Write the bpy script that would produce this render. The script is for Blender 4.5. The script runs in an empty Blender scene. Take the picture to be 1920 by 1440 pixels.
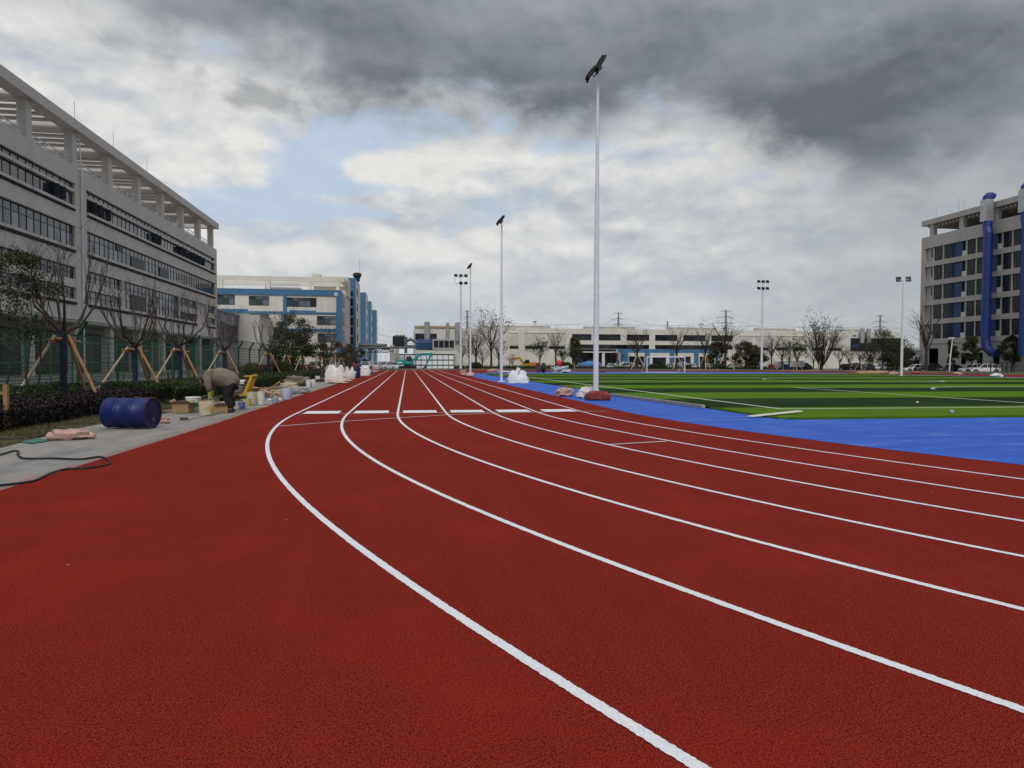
import bpy, math, random
from mathutils import Vector, Matrix, noise
R=math.radians
scene=bpy.context.scene; COL=scene.collection
rnd=random.Random(7)
# ---------------------------------------------------------------- camera geometry
F,VPX,HOR,H,ROLL=1289.0,763.4,679.0,1.289,-0.003
PITCH=math.atan((720-HOR)/F); YAW=math.atan((VPX-960)/F*math.cos(PITCH))
def dirv(u,v):
    a,b=u-960,v-720; c,s=math.cos(ROLL),math.sin(ROLL)
    x,y=(a*c-b*s)/F,(a*s+b*c)/F
    c,s=math.cos(PITCH),math.sin(PITCH)
    X,Y,Z=x,c-y*s,-(y*c+s)
    c,s=math.cos(YAW),math.sin(YAW)
    return Vector((X*c-Y*s,X*s+Y*c,Z))
def G(u,v,z=0.0):
    d=dirv(u,v); t=(z-H)/d.z; return Vector((d.x*t,d.y*t,z))
def PY(u,v,Y):
    d=dirv(u,v); t=Y/d.y; return Vector((d.x*t,Y,H+d.z*t))
def PX(u,v,X):
    d=dirv(u,v); t=X/d.x; return Vector((X,d.y*t,H+d.z*t))
def XU(u,Y): return PY(u,680,Y).x
def ZV(u,v,Y): return PY(u,v,Y).z
cam=bpy.data.cameras.new("camera"); camo=bpy.data.objects.new("camera",cam); COL.objects.link(camo)
cam.sensor_width=36; cam.lens=F/1920*36; cam.clip_start=0.05; cam.clip_end=9000
fw=dirv(960,720).normalized(); rt=(dirv(961,720)-dirv(960,720)).normalized(); up=rt.cross(fw).normalized()
m=Matrix((( rt.x,up.x,-fw.x,0),(rt.y,up.y,-fw.y,0),(rt.z,up.z,-fw.z,H),(0,0,0,1)))
camo.matrix_world=m; scene.camera=camo
# ---------------------------------------------------------------- node helpers
class NB:
    def __init__(s,nt): s.nt=nt
    def n(s,t,**k):
        o=s.nt.nodes.new(t)
        for a,b in k.items(): setattr(o,a,b)
        return o
    def put(s,sock,val):
        if hasattr(val,'is_output') or isinstance(val,bpy.types.NodeSocket): s.nt.links.new(val,sock)
        elif val is not None: sock.default_value=val
    def math(s,op,a,b=None,c=None,clamp=False):
        o=s.n('ShaderNodeMath',operation=op,use_clamp=clamp); s.put(o.inputs[0],a); s.put(o.inputs[1],b); s.put(o.inputs[2],c); return o.outputs[0]
    def vmath(s,op,a,b=None):
        o=s.n('ShaderNodeVectorMath',operation=op); s.put(o.inputs[0],a); s.put(o.inputs[1],b); return o.outputs['Value' if op in('LENGTH','DOT_PRODUCT','DISTANCE') else 'Vector']
    def noise(s,vec,scale,detail=4,rough=.55,dist=0):
        o=s.n('ShaderNodeTexNoise'); s.put(o.inputs['Vector'],vec); s.put(o.inputs['Scale'],scale); s.put(o.inputs['Detail'],detail); s.put(o.inputs['Roughness'],rough); s.put(o.inputs['Distortion'],dist); return o.outputs[0]
    def smooth(s,x,a,b,lo=0.,hi=1.,kind='SMOOTHSTEP'):
        o=s.n('ShaderNodeMapRange',interpolation_type=kind); s.put(o.inputs[0],x)
        for i,q in enumerate((a,b,lo,hi)): s.put(o.inputs[1+i],q)
        return o.outputs[0]
    def mix(s,f,a,b,mode='MIX'):
        o=s.n('ShaderNodeMix',data_type='RGBA',blend_type=mode); s.put(o.inputs[0],f); s.put(o.inputs[6],a); s.put(o.inputs[7],b); return o.outputs[2]
    def sep(s,v):
        o=s.n('ShaderNodeSeparateXYZ'); s.put(o.inputs[0],v); return o.outputs
    def comb(s,x,y,z=0.):
        o=s.n('ShaderNodeCombineXYZ'); s.put(o.inputs[0],x); s.put(o.inputs[1],y); s.put(o.inputs[2],z); return o.outputs[0]
def c4(c): return (c[0],c[1],c[2],1.0)
def sc(c,k): return tuple(max(0,x*k) for x in c)
def newmat(name):
    m=bpy.data.materials.new(name); m.use_nodes=True; nt=m.node_tree; b=nt.nodes['Principled BSDF']; return m,NB(nt),b
def M(name,col,rough=.65,var=.12,scale=3.,bump=0.,bscale=None,metal=0.,spec=.3,col2=None,stain=None,island=0.,coat=0.,streak=False):
    """plain procedural surface: two noises vary the colour; optional bump, stains and per-island shift"""
    m,nb,b=newmat(name)
    co=nb.n('ShaderNodeTexCoord').outputs['Object']
    v=co
    if streak: v=nb.vmath('MULTIPLY',co,(1.,1.,.12))
    n1=nb.noise(v,scale,6,.6)
    f=nb.smooth(n1,.3,.7)
    a=c4(sc(col,1-var)); d=c4(col2 if col2 else sc(col,1+var))
    c=nb.mix(f,a,d)
    if stain:
        n2=nb.noise(v,scale*.35+.2,5,.65); c=nb.mix(nb.smooth(n2,.56,.72,0,stain[1]),c,c4(stain[0]))
    if island:
        rp=nb.n('ShaderNodeNewGeometry').outputs['Random Per Island']
        g=nb.smooth(rp,0,1,1-island,1+island,'LINEAR'); c=nb.mix(1.,c,nb.comb(g,g,g),'MULTIPLY')
    nb.put(b.inputs['Base Color'],c); b.inputs['Roughness'].default_value=rough; b.inputs['Metallic'].default_value=metal
    b.inputs['Specular IOR Level'].default_value=spec
    if coat: b.inputs['Coat Weight'].default_value=coat; b.inputs['Coat Roughness'].default_value=.1
    if bump:
        bp=nb.n('ShaderNodeBump'); bp.inputs['Strength'].default_value=bump; bp.inputs['Distance'].default_value=.02
        nb.put(bp.inputs['Height'],nb.noise(co,bscale or scale*6,5,.6)); nb.put(b.inputs['Normal'],bp.outputs[0])
    return m
def leafmat(name,a,bcol,rough=.55,trans=.25):
    m,nb,b=newmat(name)
    rp=nb.n('ShaderNodeNewGeometry').outputs['Random Per Island']
    co=nb.n('ShaderNodeTexCoord').outputs['Object']
    f=nb.math('MULTIPLY_ADD',rp,.6,nb.math('MULTIPLY',nb.noise(co,1.3,3),.5))
    nb.put(b.inputs['Base Color'],nb.mix(nb.math('SUBTRACT',f,.1,clamp=True),c4(a),c4(bcol))); b.inputs['Roughness'].default_value=rough
    b.inputs['Specular IOR Level'].default_value=.25
    return m
def glassmat(name,lo,hi,rough=.08,spec=.6):
    m,nb,b=newmat(name)
    rp=nb.n('ShaderNodeNewGeometry').outputs['Random Per Island']
    nb.put(b.inputs['Base Color'],nb.mix(nb.smooth(rp,.35,1.),c4(lo),c4(hi)))
    b.inputs['Roughness'].default_value=rough; b.inputs['Specular IOR Level'].default_value=spec
    return m
# ---------------------------------------------------------------- mesh builder
class MB:
    def __init__(s): s.v=[]; s.f=[]
    def quad(s,a,b,c,d):
        i=len(s.v); s.v+= [tuple(a),tuple(b),tuple(c),tuple(d)]; s.f.append((i,i+1,i+2,i+3)); return s
    def tri(s,a,b,c):
        i=len(s.v); s.v+= [tuple(a),tuple(b),tuple(c)]; s.f.append((i,i+1,i+2)); return s
    def poly(s,pts):
        i=len(s.v); s.v+=[tuple(p) for p in pts]; s.f.append(tuple(range(i,i+len(pts)))); return s
    def box(s,x0,x1,y0,y1,z0,z1):
        i=len(s.v)
        s.v+=[(x0,y0,z0),(x1,y0,z0),(x1,y1,z0),(x0,y1,z0),(x0,y0,z1),(x1,y0,z1),(x1,y1,z1),(x0,y1,z1)]
        s.f+=[tuple(i+k for k in q) for q in ((3,2,1,0),(4,5,6,7),(0,1,5,4),(1,2,6,5),(2,3,7,6),(3,0,4,7))]; return s
    def obox(s,c,sx,sy,sz,rz=0.,ry=0.,rx=0.):
        mt=Matrix.Translation(c)@Matrix.Rotation(rz,4,'Z')@Matrix.Rotation(ry,4,'Y')@Matrix.Rotation(rx,4,'X')
        k=len(s.v); s.box(-sx/2,sx/2,-sy/2,sy/2,-sz/2,sz/2)
        for j in range(k,len(s.v)): s.v[j]=tuple(mt@Vector(s.v[j]))
        return s
    def tube(s,path,r,n=6,cap=True):
        path=[Vector(p) for p in path]; L=len(path)
        rr=r if isinstance(r,(list,tuple)) else [r]*L
        base=len(s.v); prev=None
        for k,p in enumerate(path):
            t=(path[min(k+1,L-1)]-path[max(k-1,0)])
            t=t.normalized() if t.length>1e-9 else Vector((0,0,1))
            if prev is None:
                a=Vector((0,0,1)) if abs(t.z)<.9 else Vector((1,0,0)); e=t.cross(a).normalized()
            else:
                e=prev-t*prev.dot(t); e=e.normalized() if e.length>1e-6 else t.orthogonal().normalized()
            prev=e; g=t.cross(e)
            for j in range(n):
                a=2*math.pi*j/n; s.v.append(tuple(p+(e*math.cos(a)+g*math.sin(a))*rr[k]))
        for k in range(L-1):
            for j in range(n):
                a=base+k*n+j; b=base+k*n+(j+1)%n; s.f.append((a,b,b+n,a+n))
        if cap and n>2:
            s.f.append(tuple(base+j for j in reversed(range(n)))); s.f.append(tuple(base+(L-1)*n+j for j in range(n)))
        return s
    def lathe(s,prof,c=(0,0,0),n=20,mt=None,cap=True):
        base=len(s.v); c=Vector(c)
        for (r,z) in prof:
            for j in range(n):
                a=2*math.pi*j/n; p=Vector((r*math.cos(a),r*math.sin(a),z))
                if mt: p=mt@p
                s.v.append(tuple(p+c))
        for k in range(len(prof)-1):
            for j in range(n):
                a=base+k*n+j; b=base+k*n+(j+1)%n; s.f.append((a,b,b+n,a+n))
        if cap:
            s.f.append(tuple(base+j for j in reversed(range(n)))); s.f.append(tuple(base+(len(prof)-1)*n+j for j in range(n)))
        return s
    def prism(s,out,lo,hi,axis='y'):
        """outline of (a,b) pairs extruded along an axis: y -> (a,t,b), x -> (t,a,b), z -> (a,b,t)"""
        fn={'y':lambda p,t:(p[0],t,p[1]),'x':lambda p,t:(t,p[0],p[1]),'z':lambda p,t:(p[0],p[1],t)}[axis]
        i=len(s.v); n=len(out)
        s.v+=[fn(p,lo) for p in out]+[fn(p,hi) for p in out]
        s.f.append(tuple(i+k for k in range(n))); s.f.append(tuple(i+n+k for k in reversed(range(n))))
        for k in range(n): s.f.append((i+k,i+n+k,i+n+(k+1)%n,i+(k+1)%n))
        return s
    def blob(s,c,sx,sy,sz,seed=0,n=18,m=10,amp=.25,fr=1.6,pw=1.,flat=True,z0=None):
        """crumpled sack: displaced super-ellipsoid, flattened where it rests"""
        base=len(s.v); c=Vector(c)
        for i in range(m+1):
            ph=math.pi*i/m-math.pi/2
            for j in range(n):
                th=2*math.pi*j/n
                cp,sp=math.cos(ph),math.sin(ph); ct,st=math.cos(th),math.sin(th)
                g=lambda q:math.copysign(abs(q)**pw,q)
                d=Vector((g(cp)*g(ct),g(cp)*g(st),g(sp)))
                q=Vector((cp*ct,cp*st,sp))*fr+Vector((seed*7.3,seed*3.1,seed))
                k=1+amp*(noise.noise(q)+.5*abs(noise.noise(q*2.3))*1.3-.15)
                p=Vector((d.x*sx*k,d.y*sy*k,d.z*sz*k))+c
                if flat: p.z=max(p.z,(0.0 if z0 is None else z0))
                s.v.append(tuple(p))
        for i in range(m):
            for j in range(n):
                a=base+i*n+j; b=base+i*n+(j+1)%n; s.f.append((a,b,b+n,a+n))
        return s
    def leaf(s,p,sz,rn,asp=.5,upb=0.):
        d=Vector((rn.gauss(0,1),rn.gauss(0,1),rn.gauss(0,1)+upb)).normalized(); e=d.orthogonal().normalized()
        a=rn.uniform(0,6.28); e=Matrix.Rotation(a,3,d)@e
        l=d*sz*rn.uniform(.7,1.3); w=e*sz*asp*rn.uniform(.7,1.2); p=Vector(p)
        i=len(s.v); s.v+=[tuple(p-l*.5),tuple(p+w*.5),tuple(p+l*.5),tuple(p-w*.5)]; s.f.append((i,i+1,i+2,i+3))
    def build(s,name,mat,parent=None,world=False,smooth=False,bevel=0.):
        me=bpy.data.meshes.new(name); off=parent.location if (parent and world) else Vector((0,0,0))
        if parent and world and parent.parent: off=off+parent.parent.location
        me.from_pydata([(a-off.x,b-off.y,c-off.z) for a,b,c in s.v],[],s.f); me.update()
        o=bpy.data.objects.new(name,me); COL.objects.link(o)
        if mat: me.materials.append(mat)
        if smooth: me.polygons.foreach_set('use_smooth',[True]*len(me.polygons)); me.set_sharp_from_angle(angle=R(42))
        if parent: o.parent=parent
        if bevel:
            bv=o.modifiers.new('bevel','BEVEL'); bv.width=bevel; bv.segments=2; bv.limit_method='ANGLE'; bv.angle_limit=R(40)
        return o
def thing(name,label,cat,loc=(0,0,0),rz=0.,group=None,scale=None):
    o=bpy.data.objects.new(name,None); COL.objects.link(o); o.location=loc; o.rotation_euler=(0,0,rz); o.empty_display_size=.2
    if scale: o.scale=(scale,)*3
    o['label']=label; o['category']=cat
    if group: o['group']=group
    return o
def tag(o,label,cat,group=None):
    o['label']=label; o['category']=cat
    if group: o['group']=group
    return o
def struct(o,kind='structure'): o['kind']=kind; return o
def dup(root,loc,rz=0.,label=None,scale=None,group=None,mats=None):
    r=root.copy(); COL.objects.link(r); r.location=loc; r.rotation_euler=(0,0,rz)
    if scale: r.scale=(scale,)*3 if not isinstance(scale,tuple) else scale
    if label: r['label']=label
    if group: r['group']=group
    for ch in root.children:
        c=ch.copy(); COL.objects.link(c); c.parent=r
        for g in ch.children:
            d=g.copy(); COL.objects.link(d); d.parent=c
    return r
def recolor(root,part,mat):
    for ch in root.children:
        if ch.name.split('.')[0]==part:
            ch.data=ch.data.copy(); ch.data.materials.clear(); ch.data.materials.append(mat)
# ---------------------------------------------------------------- materials
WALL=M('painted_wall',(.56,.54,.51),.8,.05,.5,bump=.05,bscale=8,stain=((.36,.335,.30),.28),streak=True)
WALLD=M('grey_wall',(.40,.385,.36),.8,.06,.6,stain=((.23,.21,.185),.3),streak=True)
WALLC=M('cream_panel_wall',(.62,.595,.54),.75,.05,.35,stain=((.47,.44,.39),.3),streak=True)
BLUEW=M('blue_paint_wall',(.055,.155,.29),.7,.06,.5,stain=((.05,.13,.24),.3),streak=True)
MAUVE=M('mauve_grey_wall',(.30,.30,.36),.75,.06,.5)
FRAME=M('dark_frame',(.030,.032,.037),.45,.1)
GLASS=glassmat('window_glass',(.020,.028,.038),(.13,.16,.19),.06,.8)  # paler panes carry sky reflection and curtains in their colour
GLASSD=glassmat('dark_window_glass',(.007,.009,.013),(.030,.037,.045),.10,.28)
GLASSG=glassmat('green_tinted_glass',(.004,.009,.008),(.014,.022,.02),.2,.25)
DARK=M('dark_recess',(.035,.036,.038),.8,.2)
METALW=M('white_galvanised_pole',(.68,.69,.76),.38,.04,2.,metal=0.,spec=.5)
STEEL=M('steel',(.5,.5,.5),.35,.1,4.,metal=.8)
BLACK=M('black_plastic',(.012,.012,.013),.5,.2,5.)
GREENM=M('green_fence_coating',(.007,.085,.042),.45,.12,2.,spec=.4)
BARK=M('grey_bark',(.062,.048,.042),.85,.3,9.,bump=.4,bscale=40)
BARKD=M('dark_bark',(.048,.037,.030),.85,.3,9.,bump=.4,bscale=40)
WRAP=M('navy_trunk_wrap',(.012,.024,.05),.85,.25,6.,bump=.5,bscale=25)
WOODL=M('pale_peeled_pole',(.52,.40,.27),.7,.18,6.,stain=((.25,.15,.09),.5))
WOODB=M('brown_pole',(.33,.17,.075),.7,.2,6.,stain=((.18,.09,.04),.5))
LEAFD=leafmat('evergreen_leaf',(.014,.026,.010),(.060,.072,.022))
LEAFH=leafmat('hedge_leaf',(.012,.026,.008),(.045,.070,.018))
LEAFP=leafmat('purple_leaf',(.007,.005,.005),(.026,.017,.014))
LEAFR=leafmat('red_leaf',(.05,.012,.014),(.13,.03,.03))
LEAFY=leafmat('yellowing_leaf',(.035,.045,.012),(.105,.105,.028))
LEAFB=leafmat('dry_leaf',(.035,.030,.014),(.085,.068,.028))
WHITEP=M('white_plastic',(.72,.71,.66),.4,.05,6.,stain=((.55,.5,.38),.3))
BAGW=M('woven_white_bag',(.70,.67,.66),.7,.08,8.,bump=.6,bscale=9,stain=((.55,.42,.38),.5))
BAGP=M('pink_plastic_bag',(.46,.29,.25),.5,.18,7.,bump=.7,bscale=14,stain=((.42,.20,.17),.6))
CARD=M('cardboard',(.34,.22,.12),.85,.15,6.,stain=((.2,.12,.06),.5))
CONC=M('pale_concrete',(.40,.385,.36),.85,.12,3.)
PLANK=M('rough_plank',(.38,.28,.18),.8,.3,7.,col2=(.55,.43,.3),island=.5)
GALV=M('galvanised_sheet',(.42,.43,.44),.4,.12,2.,metal=.6)
DUCTB=M('blue_duct_paint',(.010,.038,.20),.45,.14,1.2,spec=.4)
PANB=M('blue_panel',(.015,.055,.15),.5,.12,1.)
RUST=M('rust',(.14,.06,.04),.8,.3,14.)
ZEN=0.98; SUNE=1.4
# ================================================================= SKY AND LIGHT
w=bpy.data.worlds.new("World"); scene.world=w; w.use_nodes=True
nt=w.node_tree; nb=NB(nt); bg=nt.nodes['Background']
SUN_EL,SUN_AZ=R(42),R(186)      # azimuth clockwise from +Y (behind the camera)
sky=nb.n('ShaderNodeTexSky',sky_type='NISHITA'); sky.sun_disc=False; sky.sun_elevation=SUN_EL; sky.sun_rotation=SUN_AZ; sky.air_density=1.2; sky.dust_density=2.0
dirn=nb.n('ShaderNodeTexCoord').outputs['Generated']
x,y,z=nb.sep(nb.vmath('NORMALIZE',dirn))
az=nb.math('ARCTAN2',x,y); el=nb.math('ARCSINE',z)
def ae(u,v):
    d=dirv(u,v).normalized(); return math.atan2(d.x,d.y),math.asin(d.z)
# cloud coordinates: angles, stretched more sideways near the horizon
av=nb.comb(az,nb.math('MULTIPLY',el,1.55),0.)
def fld(off,scale,detail=6,rough=.55,dist=.3,str_=(1.,1.,1.)):
    return nb.noise(nb.vmath('MULTIPLY',nb.vmath('ADD',av,off),str_),scale,detail,rough,dist)
def cen(n,k): return nb.math('MULTIPLY',nb.math('SUBTRACT',n,.5),k)
nA=fld((0,0,0),3.6,3,.5,.2)                 # big soft shapes
nB=fld((3.1,1.7,.4),8.5,5,.52,.35); nBs=fld((3.1+.012,1.7+.040,.4),8.5,5,.52,.35)
nC=fld((7.3,4.4,2.),21.,5,.55,.3); nCs=fld((7.3+.006,4.4+.020,2.),21.,5,.55,.3)
nS=fld((1.,9.,3.),6.,6,.55,.25,(1.,1.7,1.)); nSs=fld((1.02,9.03,3.),6.,6,.55,.25,(1.,1.7,1.))
def blob(u,v,su,sv):
    a,e=ae(u,v); d=nb.vmath('MULTIPLY',nb.vmath('SUBTRACT',nb.comb(az,el),(a,e,0.)),(1289/su,1289/sv,0.))
    l=nb.vmath('LENGTH',d); return nb.math('POWER',2.718,nb.math('MULTIPLY',nb.math('MULTIPLY',l,l),-1.))
def addall(l):
    a=l[0]
    for b in l[1:]: a=nb.math('ADD',a,b)
    return a
# relief: density here minus density a little higher up, so tops catch light and bases shade
relief=addall([nb.math('MULTIPLY',nb.math('SUBTRACT',nB,nBs),1.25),nb.math('MULTIPLY',nb.math('SUBTRACT',nC,nCs),.8),nb.math('MULTIPLY',nb.math('SUBTRACT',nS,nSs),1.1)])
wob=addall([cen(nA,1.5),cen(nB,1.5),cen(nC,.75)])
br=addall([blob(160,70,330,110),blob(460,270,190,85),blob(330,330,150,70),blob(800,305,190,50),blob(1010,310,260,60),blob(1290,280,180,45),blob(1450,335,130,35),blob(640,165,120,40),blob(700,480,500,60)])
lt=addall([nb.math('MULTIPLY',br,.40),nb.math('MULTIPLY',relief,.95),cen(nA,.8),cen(nS,.6),cen(nB,.5)])
light=nb.smooth(lt,-.27,.66,0.,1.,'LINEAR')
ccol=nb.mix(light,c4((.435,.48,.535)),c4((.80,.79,.765)))
low=nb.smooth(el,.0,.24,1.,0.)
ccol=nb.mix(nb.math('MULTIPLY',low,.60),ccol,c4((.565,.595,.625)))
rgt=nb.smooth(az,.30,.85); ccol=nb.mix(nb.math('MULTIPLY',rgt,.68),ccol,c4((.36,.375,.39)))
# blue gaps
gap=addall([blob(840,238,160,26),blob(690,240,120,34),blob(620,275,60,36),blob(580,330,56,44),blob(485,388,115,26),blob(1085,272,80,16),blob(690,352,140,14),blob(650,398,120,12)])
gm=nb.smooth(addall([nb.math('MULTIPLY',gap,.95),cen(nB,-2.0),cen(nC,-1.3),cen(nS,-1.2)]),.16,.98)
skyc=nb.mix(1.,sky.outputs[0],c4((.1,.1,.1)),'MULTIPLY')
blue=nb.mix(.55,nb.mix(.72,skyc,c4((.38,.54,.80))),c4((.56,.66,.80)))
base=nb.mix(nb.math('MULTIPLY',gm,.80),ccol,blue)
# dark cloud bank above a ragged lower edge
fc=nb.n('ShaderNodeFloatCurve'); A0,A1=-.62,1.0
edge=[(-300,-260),(100,-60),(250,40),(420,105),(560,150),(680,205),(860,215),(980,240),(1080,268),(1180,240),(1330,245),(1480,300),(1620,338),(1800,332),(1930,325),(2300,310)]
cu=fc.mapping.curves[0]; pts=[]
for (u,v) in edge:
    a,e=ae(u,v); pts.append(((a-A0)/(A1-A0),min(.98,e/.6)))
pts=[p for p in pts if 0<p[0]<1]
cu.points[0].location=(0,pts[0][1]); cu.points[1].location=(1,pts[-1][1])
for p in pts: cu.points.new(*p)
fc.mapping.update()
nb.put(fc.inputs['Value'],nb.math('DIVIDE',nb.math('SUBTRACT',az,A0),A1-A0,clamp=True))
bnd=nb.math('MULTIPLY',fc.outputs[0],.6)
dd=nb.math('SUBTRACT',el,bnd)
dd=addall([dd,cen(nA,.10),cen(nB,.24),cen(nC,.10)])
dmask=nb.smooth(dd,-.065,.055)
dk=addall([blob(1180,150,330,95),blob(760,150,170,70),blob(1690,240,300,75),blob(1480,190,160,60),blob(1850,60,200,60),blob(620,30,180,50),blob(960,200,160,45)])
dsh=nb.smooth(addall([nb.math('MULTIPLY',dk,.42),cen(nA,.55),cen(nB,.75),nb.math('MULTIPLY',relief,-.45),nb.math('MULTIPLY',nb.smooth(dd,-.04,.10),.30)]),.0,1.0,0.,1.,'LINEAR')
dcol=nb.mix(dsh,c4((.37,.40,.435)),c4((.118,.133,.158)))
base=nb.mix(nb.math('MULTIPLY',dmask,.95),base,dcol)
# small detached scrap of cloud
sm=nb.smooth(addall([nb.math('MULTIPLY',blob(490,178,75,30),.85),cen(nB,1.3),cen(nC,1.0)]),.35,.95)
base=nb.mix(nb.math('MULTIPLY',sm,.55),base,c4((.27,.285,.30)))
# unseen sky overhead, made brighter to put more light on the ground
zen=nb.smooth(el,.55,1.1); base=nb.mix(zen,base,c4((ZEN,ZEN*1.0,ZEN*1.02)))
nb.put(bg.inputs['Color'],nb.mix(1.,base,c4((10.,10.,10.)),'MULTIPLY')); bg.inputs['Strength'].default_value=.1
w.cycles.sampling_method='MANUAL'; w.cycles.sample_map_resolution=512
sl=bpy.data.lights.new('sun','SUN'); so=bpy.data.objects.new('sun',sl); COL.objects.link(so)
sl.energy=SUNE; sl.angle=R(14); sl.color=(1,.965,.92)
sd=Vector((math.sin(SUN_AZ)*math.cos(SUN_EL),math.cos(SUN_AZ)*math.cos(SUN_EL),math.sin(SUN_EL)))
so.rotation_euler=sd.to_track_quat('Z','Y').to_euler(); so.location=(0,-20,40)
vs=scene.view_settings; vs.view_transform='Standard'; vs.look='None'; vs.exposure=0; vs.gamma=1
# ================================================================= GROUND
m,nb,b=newmat('far_ground'); co=nb.n('ShaderNodeTexCoord').outputs['Object']
nb.put(b.inputs['Base Color'],nb.mix(nb.smooth(nb.noise(co,.05,6,.6),.35,.65),c4((.11,.105,.09)),c4((.17,.165,.15)))); b.inputs['Roughness'].default_value=.9
o=MB().poly([(-3000,-3000,-.36),(3000,-3000,-.36),(3000,4000,-.36),(-3000,4000,-.36)]).build('ground',m); struct(o)
C0=(31.688,17.49)
TAB={0:(-2.7147,34.4029,[2.753,-11.932,13.6397]),1:(-1.4531,33.1413,[3.2889,-14.0668,15.4026]),2:(-.2363,31.9246,[.2265,-1.198,1.3413]),3:(.9713,30.7169,[-3.6085,16.4529,-18.0451]),4:(2.1601,29.5281,[-6.3642,27.9401,-30.5436]),5:(3.32,28.37,[-9.2,36.5,-34.]),6:(4.5179,27.1703,[-9.2684,35.527,-32.289]),7:(5.6224,26.0658,[-8.3169,36.9293,-46.9167])}
TMAX={0:.55,1:.58,2:.6,3:.62,4:.6,5:.6,6:.6,7:.5}
def rad(k,th):
    off,r0,c=TAB[k]; t=min(th,TMAX[k]); return r0+c[0]*t**2+c[1]*t**3+c[2]*t**4
def arcpt(k,th):
    r=rad(k,th); return (C0[0]-r*math.cos(th),C0[1]-r*math.sin(th))
# ---- red track
m,nb,b=newmat('red_rubber_granules'); co=nb.n('ShaderNodeTexCoord').outputs['Object']
g1=nb.noise(co,165.,2,.7); g2=nb.noise(co,80.,3,.6); g3=nb.noise(co,.55,6,.65); g4=nb.noise(co,6.,5,.6)
c=nb.mix(nb.smooth(g1,.42,.60),c4((.080,.0080,.0052)),c4((.350,.0355,.0210)))
c=nb.mix(nb.smooth(g2,.54,.62,0,.8),c,c4((.050,.005,.004)))
c=nb.mix(nb.smooth(g4,.35,.7,0,.28),c,c4((.18,.013,.010)))
c=nb.mix(nb.smooth(g3,.45,.75,0,.35),c,c4((.33,.027,.019)))
st_=nb.noise(nb.vmath('MULTIPLY',co,(2.2,.25,1.)),1.6,6,.65,.3); c=nb.mix(nb.smooth(st_,.50,.70,0,.07),c,c4((.36,.050,.036))); c=nb.mix(nb.smooth(st_,.50,.34,0,.12),c,c4((.13,.013,.010)))
vor=nb.n('ShaderNodeTexVoronoi'); nb.put(vor.inputs['Vector'],co); vor.inputs['Scale'].default_value=1.6
c=nb.mix(nb.smooth(vor.outputs['Distance'],.012,.02,1.,0.),c,c4((.42,.33,.26)))
nb.put(b.inputs['Base Color'],c); b.inputs['Roughness'].default_value=.95; b.inputs['Specular IOR Level'].default_value=.04
bp=nb.n('ShaderNodeBump'); bp.inputs['Strength'].default_value=.9; bp.inputs['Distance'].default_value=.004
nb.put(bp.inputs['Height'],nb.math('ADD',g1,g2)); nb.put(b.inputs['Normal'],bp.outputs[0])
RED=m
ZF=69.0; RO=36.6
out=[(-4.0,-24),(-4.0,8),(-3.93,15),(-4.05,26),(-4.0,60),(-4.0,106.3),(20,106.6)]
out+=[(C0[0]+RO*math.cos(a),ZF+(37.6)*math.sin(a)) for a in [R(95-5*i) for i in range(0,20)]]
out+=[(C0[0]+RO,ZF),(C0[0]+RO,-24)]
def slab(out,zt,zb,name,mat):
    mb=MB(); mb.poly([(p[0],p[1],zt) for p in reversed(out)])
    n=len(out)
    for i in range(n):
        p,q=out[i],out[(i+1)%n]; mb.quad((p[0],p[1],zt),(q[0],q[1],zt),(q[0],q[1],zb),(p[0],p[1],zb))
    return mb.build(name,mat)
track=slab(out,0.,-.4,'running_track',RED); struct(track)
trackout=out
# ---- painted lines
m,nb,b=newmat('white_line_paint'); co=nb.n('ShaderNodeTexCoord').outputs['Object']
a=nb.noise(co,140.,3,.7); e=nb.noise(co,.9,5,.6)
c=nb.mix(nb.smooth(a,.54,.66,0,.85),c4((.71,.73,.77)),c4((.38,.37,.41))); c=nb.mix(nb.smooth(e,.45,.75,0,.25),c,c4((.66,.60,.60)))
nb.put(b.inputs['Base Color'],c); b.inputs['Roughness'].default_value=.75
bp=nb.n('ShaderNodeBump'); bp.inputs['Strength'].default_value=.7; bp.inputs['Distance'].default_value=.003; nb.put(bp.inputs['Height'],a); nb.put(b.inputs['Normal'],bp.outputs[0])
PAINT=m
def ribbon(pts,wd,zt,name,mat,parent,jit=0.):
    mb=MB(); L=[];n=len(pts)
    for i,p in enumerate(pts):
        q=Vector(pts[min(i+1,n-1)])-Vector(pts[max(i-1,0)]); q=Vector((q.x,q.y)).normalized(); nn=Vector((-q.y,q.x))
        d=math.hypot(*p); j=jit if d<9 else 0
        L.append((p[0]+nn.x*(wd/2+rnd.uniform(-j,j)),p[1]+nn.y*(wd/2+rnd.uniform(-j,j)))); L.append((p[0]-nn.x*(wd/2+rnd.uniform(-j,j)),p[1]-nn.y*(wd/2+rnd.uniform(-j,j))))
    mb.v=[(a,b,zt) for a,b in L]; mb.f=[(2*i,2*i+1,2*i+3,2*i+2) for i in range(n-1)]
    o=mb.build(name,mat,parent); return o
for k in range(7):
    pts=[(TAB[k][0],106.)]+[(TAB[k][0],yy) for yy in (80,60,45,36,28,22,19)]
    th=0.
    while th<R(150):
        p=arcpt(k,th); d=math.hypot(*p); pts.append(p); th+=(.011 if d<5 else .03 if d<9 else .16)/32.
    ribbon(pts,.056,.004,'lane_line',PAINT,track,.0035)
def gl(u,v): p=G(u,v); return (p.x,p.y)
for k in range(6):
    x0=-2.55+1.222*k; yb=17.52; o=MB().quad((x0,yb,.004),(x0+.86,yb,.004),(x0+.86,yb+.86,.004),(x0,yb+.86,.004)).build('relay_block',PAINT,track)
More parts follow.
